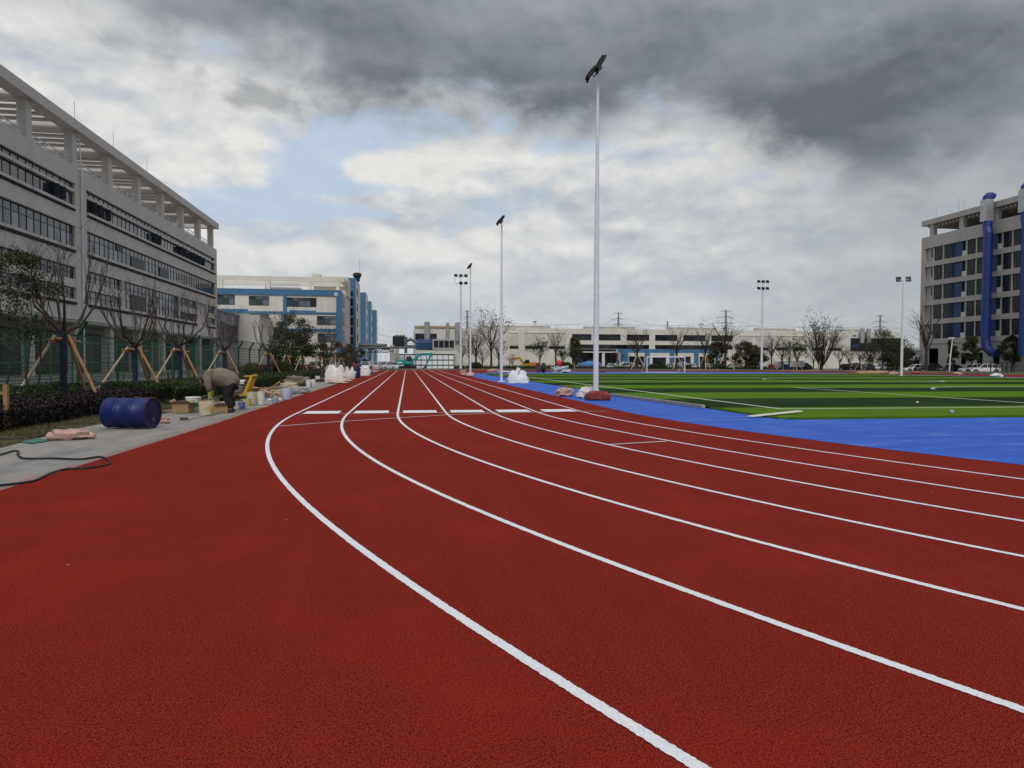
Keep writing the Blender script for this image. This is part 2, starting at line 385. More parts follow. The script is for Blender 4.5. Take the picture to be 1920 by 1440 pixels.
for pts,wd in (([(-2.69,17.46),(5.2,17.5)],.04),([gl(520,799.5),gl(636,791),gl(742.5,784),gl(842.5,778),gl(955,774.5),gl(1060,772)],.045),([gl(1143,834),gl(1250,828)],.05)):
    ribbon(pts,wd,.007,'thin_line',PAINT,track)
# ---- blue apron
m,nb,b=newmat('blue_acrylic'); co=nb.n('ShaderNodeTexCoord').outputs['Object']
sv=nb.vmath('MULTIPLY',co,(.5,2.2,1.)); n1=nb.noise(sv,1.3,7,.68,.4); n2=nb.noise(sv,6.,6,.7); n3=nb.noise(co,160.,2)
c=nb.mix(nb.smooth(n1,.3,.7),c4((.014,.080,.44)),c4((.028,.128,.58)))
c=nb.mix(nb.smooth(nb.math('ADD',nb.math('MULTIPLY',n1,.6),nb.math('MULTIPLY',n2,.4)),.535,.62,0,.55),c,c4((.22,.28,.44)))
c=nb.mix(nb.smooth(n3,.4,.7,0,.3),c,c4((.015,.055,.30)))
nb.put(b.inputs['Base Color'],c); b.inputs['Roughness'].default_value=.7; b.inputs['Specular IOR Level'].default_value=.25
BLUE=m
ap=[]
th=0.
while th<math.pi+.001:
    t=th; k=7; r=rad(7,t) if t<1.0 else rad(7,1.0)*(1-min(1,(t-1.0)/.8))+26.066*min(1,(t-1.0)/.8)
    ap.append((C0[0]-r*math.cos(t),C0[1]-r*math.sin(t))); th+=math.pi/90
ap+=[(C0[0]+26.066*math.cos(a),ZF+24.5*math.sin(a)) for a in [R(3*i) for i in range(0,61)]]
o=MB().poly([(a,b_,.004) for a,b_ in ap]).build('blue_apron',BLUE); struct(o)
# ---- artificial turf
m,nb,b=newmat('striped_turf'); co=nb.n('ShaderNodeTexCoord').outputs['Object']
X_,Y_,Z_=nb.sep(co)
st=nb.math('FRACT',nb.math('DIVIDE',nb.math('ADD',nb.math('SUBTRACT',Y_,18.05),nb.math("MULTIPLY",nb.math("SUBTRACT",nb.noise(co,.8,3),.5),.06)),9.4))
dkm=nb.smooth(st,.498,.502,1.,0.,'LINEAR')
f1=nb.noise(co,55.,4,.7); f2=nb.noise(co,.35,4)
lc=nb.mix(nb.smooth(f1,.3,.7),c4((.052,.125,.005)),c4((.120,.225,.012))); dc=nb.mix(nb.smooth(f1,.3,.7),c4((.007,.019,.004)),c4((.018,.042,.009)))
c=nb.mix(dkm,lc,dc); c=nb.mix(nb.smooth(f2,.4,.7,0,.25),c,c4((.06,.10,.02)))
nb.put(b.inputs['Base Color'],c); b.inputs['Roughness'].default_value=.9; b.inputs['Specular IOR Level'].default_value=.05
bp=nb.n('ShaderNodeBump'); bp.inputs['Strength'].default_value=.8; bp.inputs['Distance'].default_value=.02; nb.put(bp.inputs['Height'],f1); nb.put(b.inputs['Normal'],bp.outputs[0])
TURF=m
TX0,TX1,TY0,TY1=8.36,55.,14.42,75.5
e=[]
yy=TY1
while yy>TY0+.35: e.append((TX0+(-.5*(yy-18)/60 if yy>18 else 0)+rnd.uniform(-.015,.015),yy)); yy-=1.2
e+=[(8.42,TY0+.3),(8.75,TY0+.02)]
xx=9.2
while xx<TX1: e.append((xx,TY0+rnd.uniform(-.012,.012))); xx+=1.1
e+=[(TX1,TY0),(TX1,TY1)]
turf=slab(e,.035,.0,'turf_field',TURF); struct(turf)
LINEW=M('turf_line_yarn',(.62,.65,.56),.8,.15,12.)
zt=.040
def frect(x0,x1,y0,y1): return MB().quad((x0,y0,zt),(x1,y0,zt),(x1,y1,zt),(x0,y1,zt)).build('field_line',LINEW,turf)
frect(10.0,10.12,17.42,74.5); frect(10.0,53.4,17.3,17.42); frect(53.3,53.42,17.42,74.5); frect(10.12,53.3,74.38,74.5)
frect(19.45,19.57,17.42,32.3); frect(19.45,43.9,32.3,32.42); frect(43.78,43.9,17.42,32.3)
frect(10.12,53.3,46.2,46.32)
ribbon([(32.5+6.0*math.cos(a*math.pi/48),46.8+6.0*math.sin(a*math.pi/48)) for a in range(97)],.12,zt+.004,'centre_circle',LINEW,turf)
ribbon([(31.7+7.5*math.cos(a),26+7.5*math.sin(a)) for a in [math.pi*(.165+.67*i/40) for i in range(41)]],.12,zt+.004,'penalty_arc',LINEW,turf)
frect(19.45,43.9,60.,60.12)
# blades of pile standing along the cut front edge
mb=MB(); rn=random.Random(3)
for i in range(9000):
    if rn.random()<.62:
        x_=rn.uniform(8.5,24); y_=TY0+rn.uniform(-.02,.10)
    else:
        y_=rn.uniform(14.6,24); x_=TX0+rn.uniform(-.03,.08)
    h=rn.uniform(.02,.045); a=rn.uniform(0,6.28); w_=.006; t=(rn.uniform(-.02,.02),rn.uniform(-.02,.02))
    mb.tri((x_-w_*math.cos(a),y_-w_*math.sin(a),.02),(x_+w_*math.cos(a),y_+w_*math.sin(a),.02),(x_+t[0],y_+t[1],.03+h))
o=mb.build('turf_pile',TURF); struct(o,'stuff')
# ---- left side: concrete path, verge, planting soil, yard
m,nb,b=newmat('concrete_path'); co=nb.n('ShaderNodeTexCoord').outputs['Object']
n1=nb.noise(nb.vmath('MULTIPLY',co,(1.,.35,1.)),2.2,8,.66,.3); n2=nb.noise(co,60.,4,.7); n3=nb.noise(co,.5,5,.6)
c=nb.mix(nb.smooth(n1,.3,.7),c4((.165,.16,.155)),c4((.285,.275,.262))); c=nb.mix(nb.smooth(n3,.5,.66,0,.65),c,c4((.30,.25,.18)))
c=nb.mix(nb.smooth(n2,.55,.75,0,.4),c,c4((.15,.14,.13)))
rx=nb.sep(co)[0]; c=nb.mix(nb.smooth(nb.math('ADD',rx,nb.math('MULTIPLY',nb.math('SUBTRACT',n1,.5),.5)),-4.22,-4.02,0,.6),c,c4((.24,.10,.075)))
nb.put(b.inputs['Base Color'],c); b.inputs['Roughness'].default_value=.85
bp=nb.n('ShaderNodeBump'); bp.inputs['Strength'].default_value=.4; nb.put(bp.inputs['Height'],n2); nb.put(b.inputs['Normal'],bp.outputs[0])
lx=[(-5.5,-24)]+[(-5.5+rnd.uniform(-.05,.05)-(.7 if y_>14 else .7*(y_-7)/7 if y_>7 else 0)+(.25 if y_>17 else 0),y_) for y_ in [0,4,6,7,8,9,10,11,12,13,14,15,16,17,18,20,22,25,30,36,44,52,62,75,90,106]]
pathout=lx+[(-4.0,106.3),(-4.0,60),(-4.05,26),(-3.93,15),(-4.0,8),(-4.0,-24)]
o=slab(pathout[::-1][::-1],-.006,-.4,'concrete_path',m); struct(o)
m,nb,b=newmat('verge_soil_and_moss'); co=nb.n('ShaderNodeTexCoord').outputs['Object']
n1=nb.noise(co,2.,7,.7); n2=nb.noise(co,35.,5,.7)
c=nb.mix(nb.smooth(n1,.38,.6),c4((.055,.042,.026)),c4((.070,.072,.022))); c=nb.mix(nb.smooth(n2,.4,.7,0,.6),c,c4((.105,.085,.045)))
nb.put(b.inputs['Base Color'],c); b.inputs['Roughness'].default_value=.95
bp=nb.n('ShaderNodeBump'); bp.inputs['Strength'].default_value=1.; bp.inputs['Distance'].default_value=.05; nb.put(bp.inputs['Height'],n2); nb.put(b.inputs['Normal'],bp.outputs[0])
SOIL=m
vo=[(-11.6,-24)]+[(-11.6,106.)]+lx[::-1]
o=slab(vo[::-1],-.002,-.4,'verge',SOIL); struct(o)
YARD=M('yard_paving',(.12,.122,.118),.85,.15,.8,stain=((.12,.13,.12),.5))
o=slab([(-11.6,-24),(-60,-24),(-60,106),(-11.6,106)][::-1],-.03,-.4,'yard_paving',YARD); struct(o)
# grass tufts on the verge
mb=MB(); rn=random.Random(11)
GR=leafmat('verge_grass_blade',(.045,.05,.014),(.13,.115,.045))
for i in range(16000):
    y_=8.5+abs(rn.gauss(0,9)); x_=rn.uniform(-7.6,-5.7)
    if y_>60 or noise.noise(Vector((x_*1.3,y_*1.3,0)))<-.12: continue
    if x_>-6.05-(.25 if 13<y_<17 else 0): continue
    h=rn.uniform(.02,.07); a=rn.uniform(0,6.28); w_=.008
    mb.tri((x_-w_*math.cos(a),y_-w_*math.sin(a),-.005),(x_+w_*math.cos(a),y_+w_*math.sin(a),-.005),(x_+rn.uniform(-.04,.04),y_+rn.uniform(-.04,.04),h))
o=mb.build('verge_grass',GR); struct(o,'stuff')
# ---- bank round the far and right side, road beyond
m,nb,b=newmat('bank_earth_grass'); co=nb.n('ShaderNodeTexCoord').outputs['Object']
n1=nb.noise(co,.09,5,.6); n2=nb.noise(co,3.,6,.7)
c=nb.mix(nb.smooth(n1,.44,.56),c4((.030,.040,.014)),c4((.150,.085,.045))); c=nb.mix(nb.smooth(n2,.45,.7,0,.5),c,c4((.045,.038,.02)))
nb.put(b.inputs['Base Color'],c); b.inputs['Roughness'].default_value=.95
BANK=m
mb=MB()
ring=[(-11.6,106.0)]+[(p[0],p[1]) for p in trackout[5:]]
def offs(p,d):
    if p[1]>=ZF and p[0]>20:
        q=Vector((p[0]-C0[0],p[1]-ZF)); q=q.normalized(); return (p[0]+q.x*d,p[1]+q.y*d)
    if p[0]>50: return (p[0]+d,p[1])
    return (p[0],p[1]+d)
prof=[(0.,-.03),(2.2,.10),(5.,.22),(9.,.2),(13.,-.37)]
for i in range(len(ring)-1):
    for j in range(len(prof)-1):
        a,b_=ring[i],ring[i+1]; d0,z0=prof[j]; d1,z1=prof[j+1]
        mb.quad((*offs(a,d0),z0),(*offs(b_,d0),z0),(*offs(b_,d1),z1),(*offs(a,d1),z1))
o=mb.build('grass_bank',BANK); struct(o)
ROADM=M('asphalt_road',(.075,.075,.078),.85,.15,1.5)
o=MB().quad((-60,121,-.345),(140,121,-.345),(140,150,-.345),(-60,150,-.345)).build('road',ROADM); struct(o)
# ================================================================= BUILDINGS
# ---- window helper on an x = const wall (facing sx) or y = const wall (facing -y)
def window_x(parent,X,y0,y1,z0,z1,sx,step=1.0,bars=(),fr=.06,glass=GLASS,frame=FRAME,dep=.05):
    """framed window in a wall plane X; sx is the sign of the outward direction"""
    f=MB(); a,b=(X-dep,X) if sx>0 else (X,X+dep)
    n=max(1,round((y1-y0)/step)); d=(y1-y0)/n
    zs=sorted([z0]+list(bars)+[z1])
    f.box(a,b,y0,y1,z0,z0+fr); f.box(a,b,y0,y1,z1-fr,z1)
    for i in range(n+1):
        y=y0+i*d; lo,hi=max(y0,y-fr/2),min(y1,y+fr/2); f.box(a-.004,b+.004,lo,hi,z0+fr,z1-fr)
    for z in bars: f.box(a+.003,b-.003,y0,y1,z-fr/2,z+fr/2)
    o=f.build('window',frame,parent,world=True)
    g=MB(); gx=X-sx*dep*.6
    for i in range(n):
        for j in range(len(zs)-1):
            p=[(gx,y0+i*d,zs[j]),(gx,y0+(i+1)*d,zs[j]),(gx,y0+(i+1)*d,zs[j+1]),(gx,y0+i*d,zs[j+1])]
            g.poly(p if sx>0 else p[::-1])
    g.build('pane',glass,o,world=True); return o
def window_y(parent,Y,x0,x1,z0,z1,step=1.2,bars=(),fr=.07,glass=GLASS,frame=FRAME,dep=.06):
    f=MB(); n=max(1,round((x1-x0)/step)); d=(x1-x0)/n; zs=sorted([z0]+list(bars)+[z1])
    f.box(x0,x1,Y,Y+dep,z0,z0+fr); f.box(x0,x1,Y,Y+dep,z1-fr,z1)
    for i in range(n+1):
        x=x0+i*d; f.box(max(x0,x-fr/2),min(x1,x+fr/2),Y-.004,Y+dep+.004,z0+fr,z1-fr)
    for z in bars: f.box(x0,x1,Y+.003,Y+dep-.003,z-fr/2,z+fr/2)
    o=f.build('window',frame,parent,world=True)
    g=MB(); gy=Y+dep*.6
    for i in range(n):
        for j in range(len(zs)-1): g.poly([(x0+i*d,gy,zs[j]),(x0+(i+1)*d,gy,zs[j]),(x0+(i+1)*d,gy,zs[j+1]),(x0+i*d,gy,zs[j+1])])
    g.build('pane',glass,o,world=True); return o
# ---------------------------------------------------------------- long white block on the left
FX=-28.0; BY0,BY1=26.0,101.0
SB=thing('teaching_block','long white block with ribbon windows and a slatted roof terrace behind the green fence','building',(FX,60,0))
def fz(v): return H+(676.1-v)*28/763.4
mb=MB()
PILY=[(58.2,60.3)]
ED=100.2
for z0,z1 in ((4.6,6.05),(9.29,10.46),(12.79,14.0),(16.4,17.9)): mb.box(FX-.6,FX,BY0,BY1,z0,z1)
# piers between the ribbons and at the end
for y0,y1 in ((58.2,60.3),(ED,BY1)):
    for z0,z1 in ((6.05,9.29),(10.46,12.79),(14.0,16.4)): mb.box(FX-.6,FX-.012,y0,y1,z0,z1)
# mid storey infill bands
for y0,y1 in ((48,58.2),(60.3,67.5),(85,91.4),(96.4,ED)): mb.box(FX-.5,FX-.05,y0,y1,7.55,8.25)
for y0,y1 in ((67.5,68.1),(84.5,85),(91.4,91.9),(95.9,96.4)): mb.box(FX-.5,FX-.03,y0,y1,6.3,9.29)
mb.box(FX-.55,FX-.22,91.9,95.9,6.05,9.29)
# back body, end walls and ground-floor back wall
mb.box(FX-16,FX-.62,BY0,BY1-.02,4.55,17.6); mb.box(FX-16,FX-4.0,BY0+.02,BY1-.5,-.03,4.54)
mb.box(FX-16,FX-.02,BY1,BY1+.3,4.6,17.9)
mb.build('wall',WALL,SB,world=True)
# recess behind glass and slots
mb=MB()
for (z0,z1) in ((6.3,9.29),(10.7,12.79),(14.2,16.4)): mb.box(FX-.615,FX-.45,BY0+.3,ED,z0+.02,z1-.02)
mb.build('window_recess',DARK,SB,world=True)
# sill ledges with brackets; a dark strip paints in the shade below
for z0,z1,s0 in ((6.3,6.54,6.05),(10.7,10.94,10.46),(14.2,14.43,14.0)):
    o=None
    for y0,y1 in ((BY0,58.1),(60.4,ED)):
        if z0==6.3 and y0>60: segs=((60.4,91.4),(96.4,ED))
        else: segs=((y0,y1),)
        for a,b_ in segs:
            s=MB(); s.box(FX-.45,FX+.16,a,b_,z0,z1); ledge=s.build('sill_ledge',WALL,SB,world=True)
            s=MB(); s.box(FX-.3,FX+.10,a+.02,b_-.02,s0+.06,z0-.004)
            y=a+.5
            while y<b_-.3: s.box(FX+.11,FX+.15,y,y+.10,s0-.05,z0-.006); y+=1.5
            s.build('slot_shade',DARK,ledge,world=True)
# ribbon windows
WX=FX-.24
for y0,y1 in ((BY0+.4,58.2),(60.3,ED)):
    window_x(SB,WX,y0,y1,14.43,15.62,1,1.0); window_x(SB,WX,y0,y1,15.86,16.40,1,1.0)
    s=MB(); s.box(WX-.05,FX+.06,y0,y1,15.62,15.86); s.build('transom_band',WALL,SB,world=True)
    window_x(SB,WX,y0,y1,10.94,12.79,1,1.0,bars=(12.15,))
window_x(SB,WX,BY0+.4,48,6.54,9.29,1,1.0,bars=(7.5,8.6))
for y0,y1 in ((48,58.2),(60.3,67.5),(85,91.4),(96.4,ED)):
    window_x(SB,WX,y0,y1,6.54,7.55,1,1.0,bars=(7.0,)); window_x(SB,WX,y0,y1,8.25,9.29,1,1.0,bars=(8.8,))
window_x(SB,WX,68.1,84.5,6.54,9.29,1,1.0,bars=(7.45,8.55))
# casements standing open
for y,z0,z1 in ((55.0,14.5,15.6),(56.0,14.5,15.6),(61.6,14.5,15.6),(62.7,14.5,15.6),(64.5,14.5,15.6),(76.5,14.5,15.6),(77.6,14.5,15.6),(85.2,14.5,15.6),(86.4,14.5,15.6),(89.8,14.5,15.6),(91.0,14.5,15.6),(92.4,14.5,15.6),(94.0,14.5,15.6)):
    s=MB(); s.obox((FX+.05,y,(z0+z1)/2),.62,.05,z1-z0-.05,R(-18)); so_=s.build('open_sash',FRAME,SB,world=True)
    s=MB(); s.obox((FX+.05,y-.032,(z0+z1)/2),.5,.008,z1-z0-.2,R(-18)); s.build('pane',GLASS,so_,world=True)
for y0,y1,z0,z1 in ((70.4,73.8,11.0,12.1),(78.5,81.4,11.0,12.1),(70.2,74.0,6.6,8.2),(66.9,68.4,12.2,12.75)):
    s=MB(); s.box(WX+.01,WX+.04,y0,y1,z0,z1); s.build('insect_screen',FRAME,SB,world=True)
# ground floor: columns, glazing, soffit
PC=[51.5-7*k for k in (3,2,1)]+[51.5+7*k for k in range(7)]+[BY1-.6]
for y in PC:
    s=MB(); s.box(FX-.75,FX-.15,y-.35,y+.35,-.03,4.59); s.build('column',WALL,SB,world=True)
for i in range(len(PC)-1):
    y0,y1=PC[i]+.5,PC[i+1]-.5
    if y1-y0<2: continue
    window_x(SB,FX-3.9,y0,y1,.15,4.0,1,1.3,bars=(2.6,),glass=GLASSG)
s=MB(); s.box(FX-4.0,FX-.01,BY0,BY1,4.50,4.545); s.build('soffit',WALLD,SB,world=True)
s=MB(); s.box(FX-3.9,FX+.6,BY0,BY1,-.029,.10); s.build('plinth',CONC,SB,world=True)
# roof terrace: columns, fascia, slab, beams
for y in [51.5-7*k for k in (3,2,1)]+[51.5+7*k for k in range(7)]+[99.6]:
    s=MB(); s.box(FX-.75,FX-.1,y-.4,y+.4,17.6,20.9); s.build('terrace_column',WALL,SB,world=True)
    s=MB(); s.box(FX-8.2,FX-7.6,y-.3,y+.3,17.6,20.9); s.build('terrace_column',WALL,SB,world=True)
s=MB(); s.box(FX-.85,FX+.32,BY0,BY1+.3,20.9,21.72); s.box(FX-8.6,FX-7.5,BY0,BY1+.3,20.9,21.6); s.box(FX-7.5,FX-.85,BY1-.5,BY1+.3,20.9,21.6); s.build('roof_fascia',WALL,SB,world=True)
s=MB()
for y in [51.5-7*k for k in (3,2,1)]+[51.5+7*k for k in range(7)]: s.box(FX-7.5,FX-.85,y-.3,y+.3,20.75,21.38)
y=BY0+.4
while y<BY1-1:
    s.box(FX-7.5,FX-.85,y-.06,y+.06,21.18,21.39); y+=1.4
s.build('roof_beams',WALL,SB,world=True)
s=MB(); y=BY0+.1
while y<BY1-1.6: s.box(FX-7.5,FX-.85,y,y+.95,21.40,21.50); y+=1.4
s.build('roof_slats',WALL,SB,world=True)
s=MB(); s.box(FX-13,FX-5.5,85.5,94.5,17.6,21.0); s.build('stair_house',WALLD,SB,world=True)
s=MB()
for z,r in ((18.28,.045),(18.62,.05)): s.tube([(FX-.45,BY0,z),(FX-.45,BY1-.6,z)],r,6)
y=BY0+.5
while y<BY1-1: s.tube([(FX-.45,y,17.6),(FX-.45,y,18.62)],.035,5); y+=1.75
s.build('terrace_railing',METALW,SB,world=True)
s=MB(); s.tube([(FX+.10,59.2,.1),(FX+.10,59.2,17.8)],.07,8); s.tube([(FX+.10,59.2,17.8),(FX-.06,59.2,20.88)],.06,8); s.build('downpipe',METALW,SB,world=True)
for y in (58.8,66.5,75.):
    s=MB(); s.tube([(FX-.2,y,21.6),(FX-.2,y,23.6)],.022,4); s.build('lightning_rod',STEEL,SB,world=True)
SB.location.y=57.2+(60-51.5)*1.0286; SB.scale=(1,1.0286,1)
# ---------------------------------------------------------------- low annex at its end
A0,A1,A2,A3=108.5,PX(447,640,-27.9).y,0,0
A2=A1+10; A3=A2+14; ax1=XU(487,A1); ax2=XU(522,A2)
AN=thing('annex','low white and mauve annex between the long white block and the blue office block','building',(-30,A1,0))
za,zb_,zc=ZV(447,592,A1),ZV(470,591,A1),ZV(505,603,A2)
s=MB(); s.box(-40,ax1,A1+.02,A2,-.03,zb_); s.box(-40,ax2,A2+.02,A3,-.03,zc); s.build('wall',WALLC,AN,world=True)
s=MB(); s.box(-40,-27.9,A0,A1,-.03,za); s.build('mauve_wall',MAUVE,AN,world=True)
window_x(AN,-27.82,A0+.6,A0+4,za-4.4,za-1.6,1,1.0,bars=(za-2.6,),glass=GLASSD,dep=.07); window_x(AN,-27.82,A0+4.6,A1-.8,za-4.6,za-1.8,1,1.2,bars=(za-2.8,),glass=GLASSD,dep=.07)
window_y(AN,A2-.08,ax1+.4,ax1+1.6,zc-3.2,zc-1.,glass=GLASSD); window_x(AN,ax2+.08,A2+2,A2+8,zc-3.8,zc-1.,1,1.,glass=GLASSD,dep=.07)
s=MB(); s.box(-40.2,-27.7,A0,A1+.1,za,za+.15); s.box(-40,ax1+.2,A1+.12,A2+.1,zb_,zb_+.12); s.box(-40,ax2+.2,A2+.12,A3,zc,zc+.12); s.build('roof_coping',WALLD,AN,world=True)
# ---------------------------------------------------------------- blue and cream office block
BYF=139.0
OB=thing('office_block','cream office block with blue bands, blue corner posts and a beam frame on its roof','building',(-25,BYF,0))
bx=lambda u,Y=BYF: XU(u,Y)
bz=lambda v,Y=BYF,u=560: ZV(u,v,Y)
xr=bx(640); xl=-62.
ztop=bz(543)
s=MB(); s.box(xl,xr,BYF,BYF+26,-.3,ztop-.02); s.build('wall',WALLC,OB,world=True)
s=MB(); s.box(xl,xr+.12,BYF-.25,BYF-.002,bz(554),ztop); s.box(xr-.9,xr+.12,BYF-.22,BYF-.002,-.3,bz(554)-.004); s.box(bx(532),bx(538.5),BYF-.22,BYF-.002,bz(654),bz(554)-.004)
s.box(xl,bx(532)-.004,BYF-.20,BYF-.002,bz(588.5),bz(584.5)); s.box(bx(538.5)+.004,xr-.904,BYF-.20,BYF-.002,bz(588.5),bz(585))
s.box(xl,bx(466),BYF-.20,BYF-.002,bz(584.5)+.003,bz(581)); s.box(bx(543),bx(593),BYF-.20,BYF-.002,bz(585)+.003,bz(582))
s.box(bx(538.5)+.004,xr-.904,BYF-.20,BYF-.002,bz(621.5),bz(616)); s.box(xr-.002,xr+.12,BYF-.001,BYF+.6,-.3,ztop); s.build('blue_band',BLUEW,OB,world=True)
for u0,u1,v0,v1 in ((409,441.5,573,555),(468,505.5,573.5,556.5),(538.6,594,575,558),(595,631.5,608.5,592),(596,631,641,624.5),(410,440,606,589),(468,505,607,590)):
    window_y(OB,BYF-.09,bx(u0),bx(u1),bz(v0),bz(v1),1.1,bars=((bz(v0)*.35+bz(v1)*.65),))
# roof frame
s=MB(); yb=BYF+2.2
zb0,zb1=bz(527,yb),bz(519,yb)
s.box(xl,xr+.5,yb,yb+.7,zb0,zb1); s.box(xl,xr+.5,yb+9,yb+9.7,zb0,zb1)
for u in (415,504,582,634): s.box(bx(u,yb)-.35,bx(u,yb)+.35,yb+.03,yb+.67,ztop-.05,zb0)
s.box(xr-.3,xr+.5,yb+.7,yb+9,zb0,zb1); s.build('roof_frame',WALLC,OB,world=True)
s=MB(); s.box(bx(588,150),xr+.3,151.0,158,ztop-.05,bz(516,150)); s.box(bx(585,150),bx(600,150),150.6,155,bz(519,150)+.01,bz(512,150)); s.build('stair_house',WALLC,OB,world=True)
s=MB()
for i in range(15):
    u=500+i*4.6; s.lathe([(.22,ztop),(.26,ztop+.8),(.2,ztop+1.1)],(bx(u,146),146,0),8)
s.tube([(bx(498,145.5),145.5,ztop+1.75),(bx(562,145.5),145.5,ztop+1.75)],.09,6)
for i in range(14): s.tube([(bx(499+i*4.8,145.5),145.5,ztop),(bx(499+i*4.8,145.5),145.5,ztop+1.75)],.05,5)
s.build('rooftop_tanks',GALV,OB,world=True)
s=MB(); s.tube([(xl,BYF+.4,ztop+.95),(bx(498),BYF+.4,ztop+.95)],.035,5)
x=xl
while x<bx(498): s.tube([(x,BYF+.4,ztop-.03),(x,BYF+.4,ztop+.95)],.03,5); x+=1.2
s.build('roof_railing',METALW,OB,world=True)
# emblem: round white plate with a blue and red mark
ex,ez=bx(631),bz(551)
rotx=Matrix.Rotation(R(90),4,'X')
s=MB(); s.lathe([(.40,0),(.40,.05)],(ex,BYF-.25,ez),24,rotx); em=s.build('emblem_plate',WHITEP,OB,world=True)
s=MB()
for i in range(20):
    a0,a1=2*math.pi*i/20,2*math.pi*(i+1)/20; y_=BYF-.312
    s.quad((ex+.34*math.cos(a0),y_,ez+.34*math.sin(a0)),(ex+.34*math.cos(a1),y_,ez+.34*math.sin(a1)),(ex+.28*math.cos(a1),y_,ez+.28*math.sin(a1)),(ex+.28*math.cos(a0),y_,ez+.28*math.sin(a0)))
s.quad((ex-.14,y_,ez-.16),(ex-.05,y_,ez-.16),(ex+.03,y_,ez+.17),(ex-.05,y_,ez+.17)); s.quad((ex+.06,y_,ez-.16),(ex+.15,y_,ez-.16),(ex+.08,y_,ez+.05),(ex+.01,y_,ez+.05))
s.build('emblem_mark',PANB,em,world=True)
# recess with balconies, stair tower
TXR=-11.5; TYF=PX(668,600,TXR).y; TYB=PX(675.5,600,TXR).y
tx0=XU(651,TYF); zt_=20.4
s=MB(); s.box(xr-3,tx0,BYF+9,TYB,-.3,ztop-.1); s.build('side_wall',WALLC,OB,world=True)
for k in range(4): window_x(OB,xr+.06,BYF+1.5,BYF+6.5,1.5+3.6*k,4.0+3.6*k,1,1.2,glass=GLASSD)
s=MB(); s.box(tx0,TXR-.1,TYF,TYB,-.3,zt_); tw=s.build('stair_tower',BLUEW,OB,world=True)
s=MB(); s.box(TXR-.1,TXR,TYF+.3,TYB,-.3,zt_-.4); s.build('tower_side',WALLC,OB,world=True)
wx0,wx1=XU(652.,TYF),XU(662.,TYF)
s=MB(); s.box(wx0,wx1,TYF-.06,TYF-.003,2.,ZV(655,546,TYF)); s.build('stair_glazing',GLASSD,OB,world=True)
s=MB()
for k in range(7): z=2.6+2.2*k; s.box(wx0,wx1,TYF-.11,TYF-.065,z,z+.32)
s.build('stair_landing_band',WALLD,OB,world=True)
for k in range(5): window_x(OB,TXR+.06,TYF+2.2,TYF+4.4,2.4+3.5*k,4.3+3.5*k,1,1.,glass=GLASSD)
vc=(XU(670.5,TYF+4),TYF+4,0)
s=MB(); z0=zt_; s.lathe([(.6,z0-.4),(.6,z0+.45),(.85,z0+.6),(1.0,z0+1.0),(1.0,z0+1.4),(.85,z0+1.6),(.3,z0+1.7)],vc,8); s.tube([(vc[0]+.6,TYF+4,z0),(vc[0]+.6,TYF+4,z0+5.)],.03,4); s.build('roof_vent',FRAME,OB,world=True)
# ---------------------------------------------------------------- three more wings behind
for i,(u0,Y0,Y1,lab) in enumerate(((674,PX(686.5,600,TXR).y,PX(690.3,600,TXR).y,'nearest blue slab wing with a white end wall, beside the office stair tower'),(688,PX(696.2,600,TXR).y,PX(698.3,600,TXR).y,'middle blue slab wing in the row behind the office block'),(696,PX(706,600,TXR).y,PX(707.6,600,TXR).y,'farthest and lowest looking blue slab wing, at the row\'s right end'))):
    t=thing('office_wing',lab,'building',(-15,Y0,0),group='blue wings behind the office block')
    s=MB(); s.box(-17.5,TXR-.1,Y0,Y1,-.3,20.9); s.build('wall',BLUEW,t,world=True)
    s=MB(); s.box(TXR-.1,TXR,Y0+.25,Y1,-.3,20.5); s.build('end_wall',WALLC,t,world=True)
    for k in range(5): window_x(t,TXR+.06,Y0+3,Y0+5.6,2.4+3.5*k,4.4+3.5*k,1,1.3,glass=GLASSD)
# ---------------------------------------------------------------- long factory hall across the back
YB=200.
FH=thing('factory_hall','long low cream factory hall with a blue entrance front beyond the sports field','building',(70,YB,-.35))
fx=lambda u: XU(u,YB)
fzz=lambda v,u=1150: ZV(u,v,YB)
zr=fzz(617)
x0,x1=fx(905),158.
s=MB()
s.box(x0,x1,YB,YB+60,-.35,zr)
s.build('wall',WALLC,FH,world=True)
# parapet pieces and piers
WPAN=M('weathered_panel',(.42,.41,.37),.8,.15,.5)
for u0,u1 in ((905,1032),(1095,1192),(1250,1345),(1415,1492),(1580,1612)): s=MB(); s.box(fx(u0),fx(u1),YB+.5,YB+1.,zr-.02,zr+.75); s.build('parapet',WPAN,FH,world=True)
for u in (978,1066,1378,1448,1515,1583): s=MB(); s.box(fx(u)-.95,fx(u)+.95,YB-.35,YB-.002,-.35,zr-.25); s.build('pier',WALLC,FH,world=True)
s=MB(); s.box(x0,fx(1066)-1,YB-.22,YB-.002,fzz(626),fzz(624.5)); s.box(fx(1378)+1,fx(1590),YB-.22,YB-.002,fzz(627.5),fzz(626)); s.build('string_course',WALLC,FH,world=True)
SHUT=M('corrugated_panel',(.55,.53,.48),.7,.05,.4)
for u0,u1 in ((935,975),(981,1020),(1026,1062),(1383,1412),(1416,1444),(1452,1480),(1485,1511),(1519,1546),(1550,1579)):
    s=MB(); n=14; a,b_=fx(u0)+.2,fx(u1)-.2; d=(b_-a)/n
    for i in range(n): s.box(a+i*d,a+i*d+d*.86,YB-.10,YB-.003,fzz(648),fzz(628.5))
    s.build('recessed_panel',SHUT,FH,world=True)
    window_y(FH,YB-.1,fx(u0)+.5,fx(u1)-.5,fzz(655),fzz(649.5),1.3,glass=GLASSD)
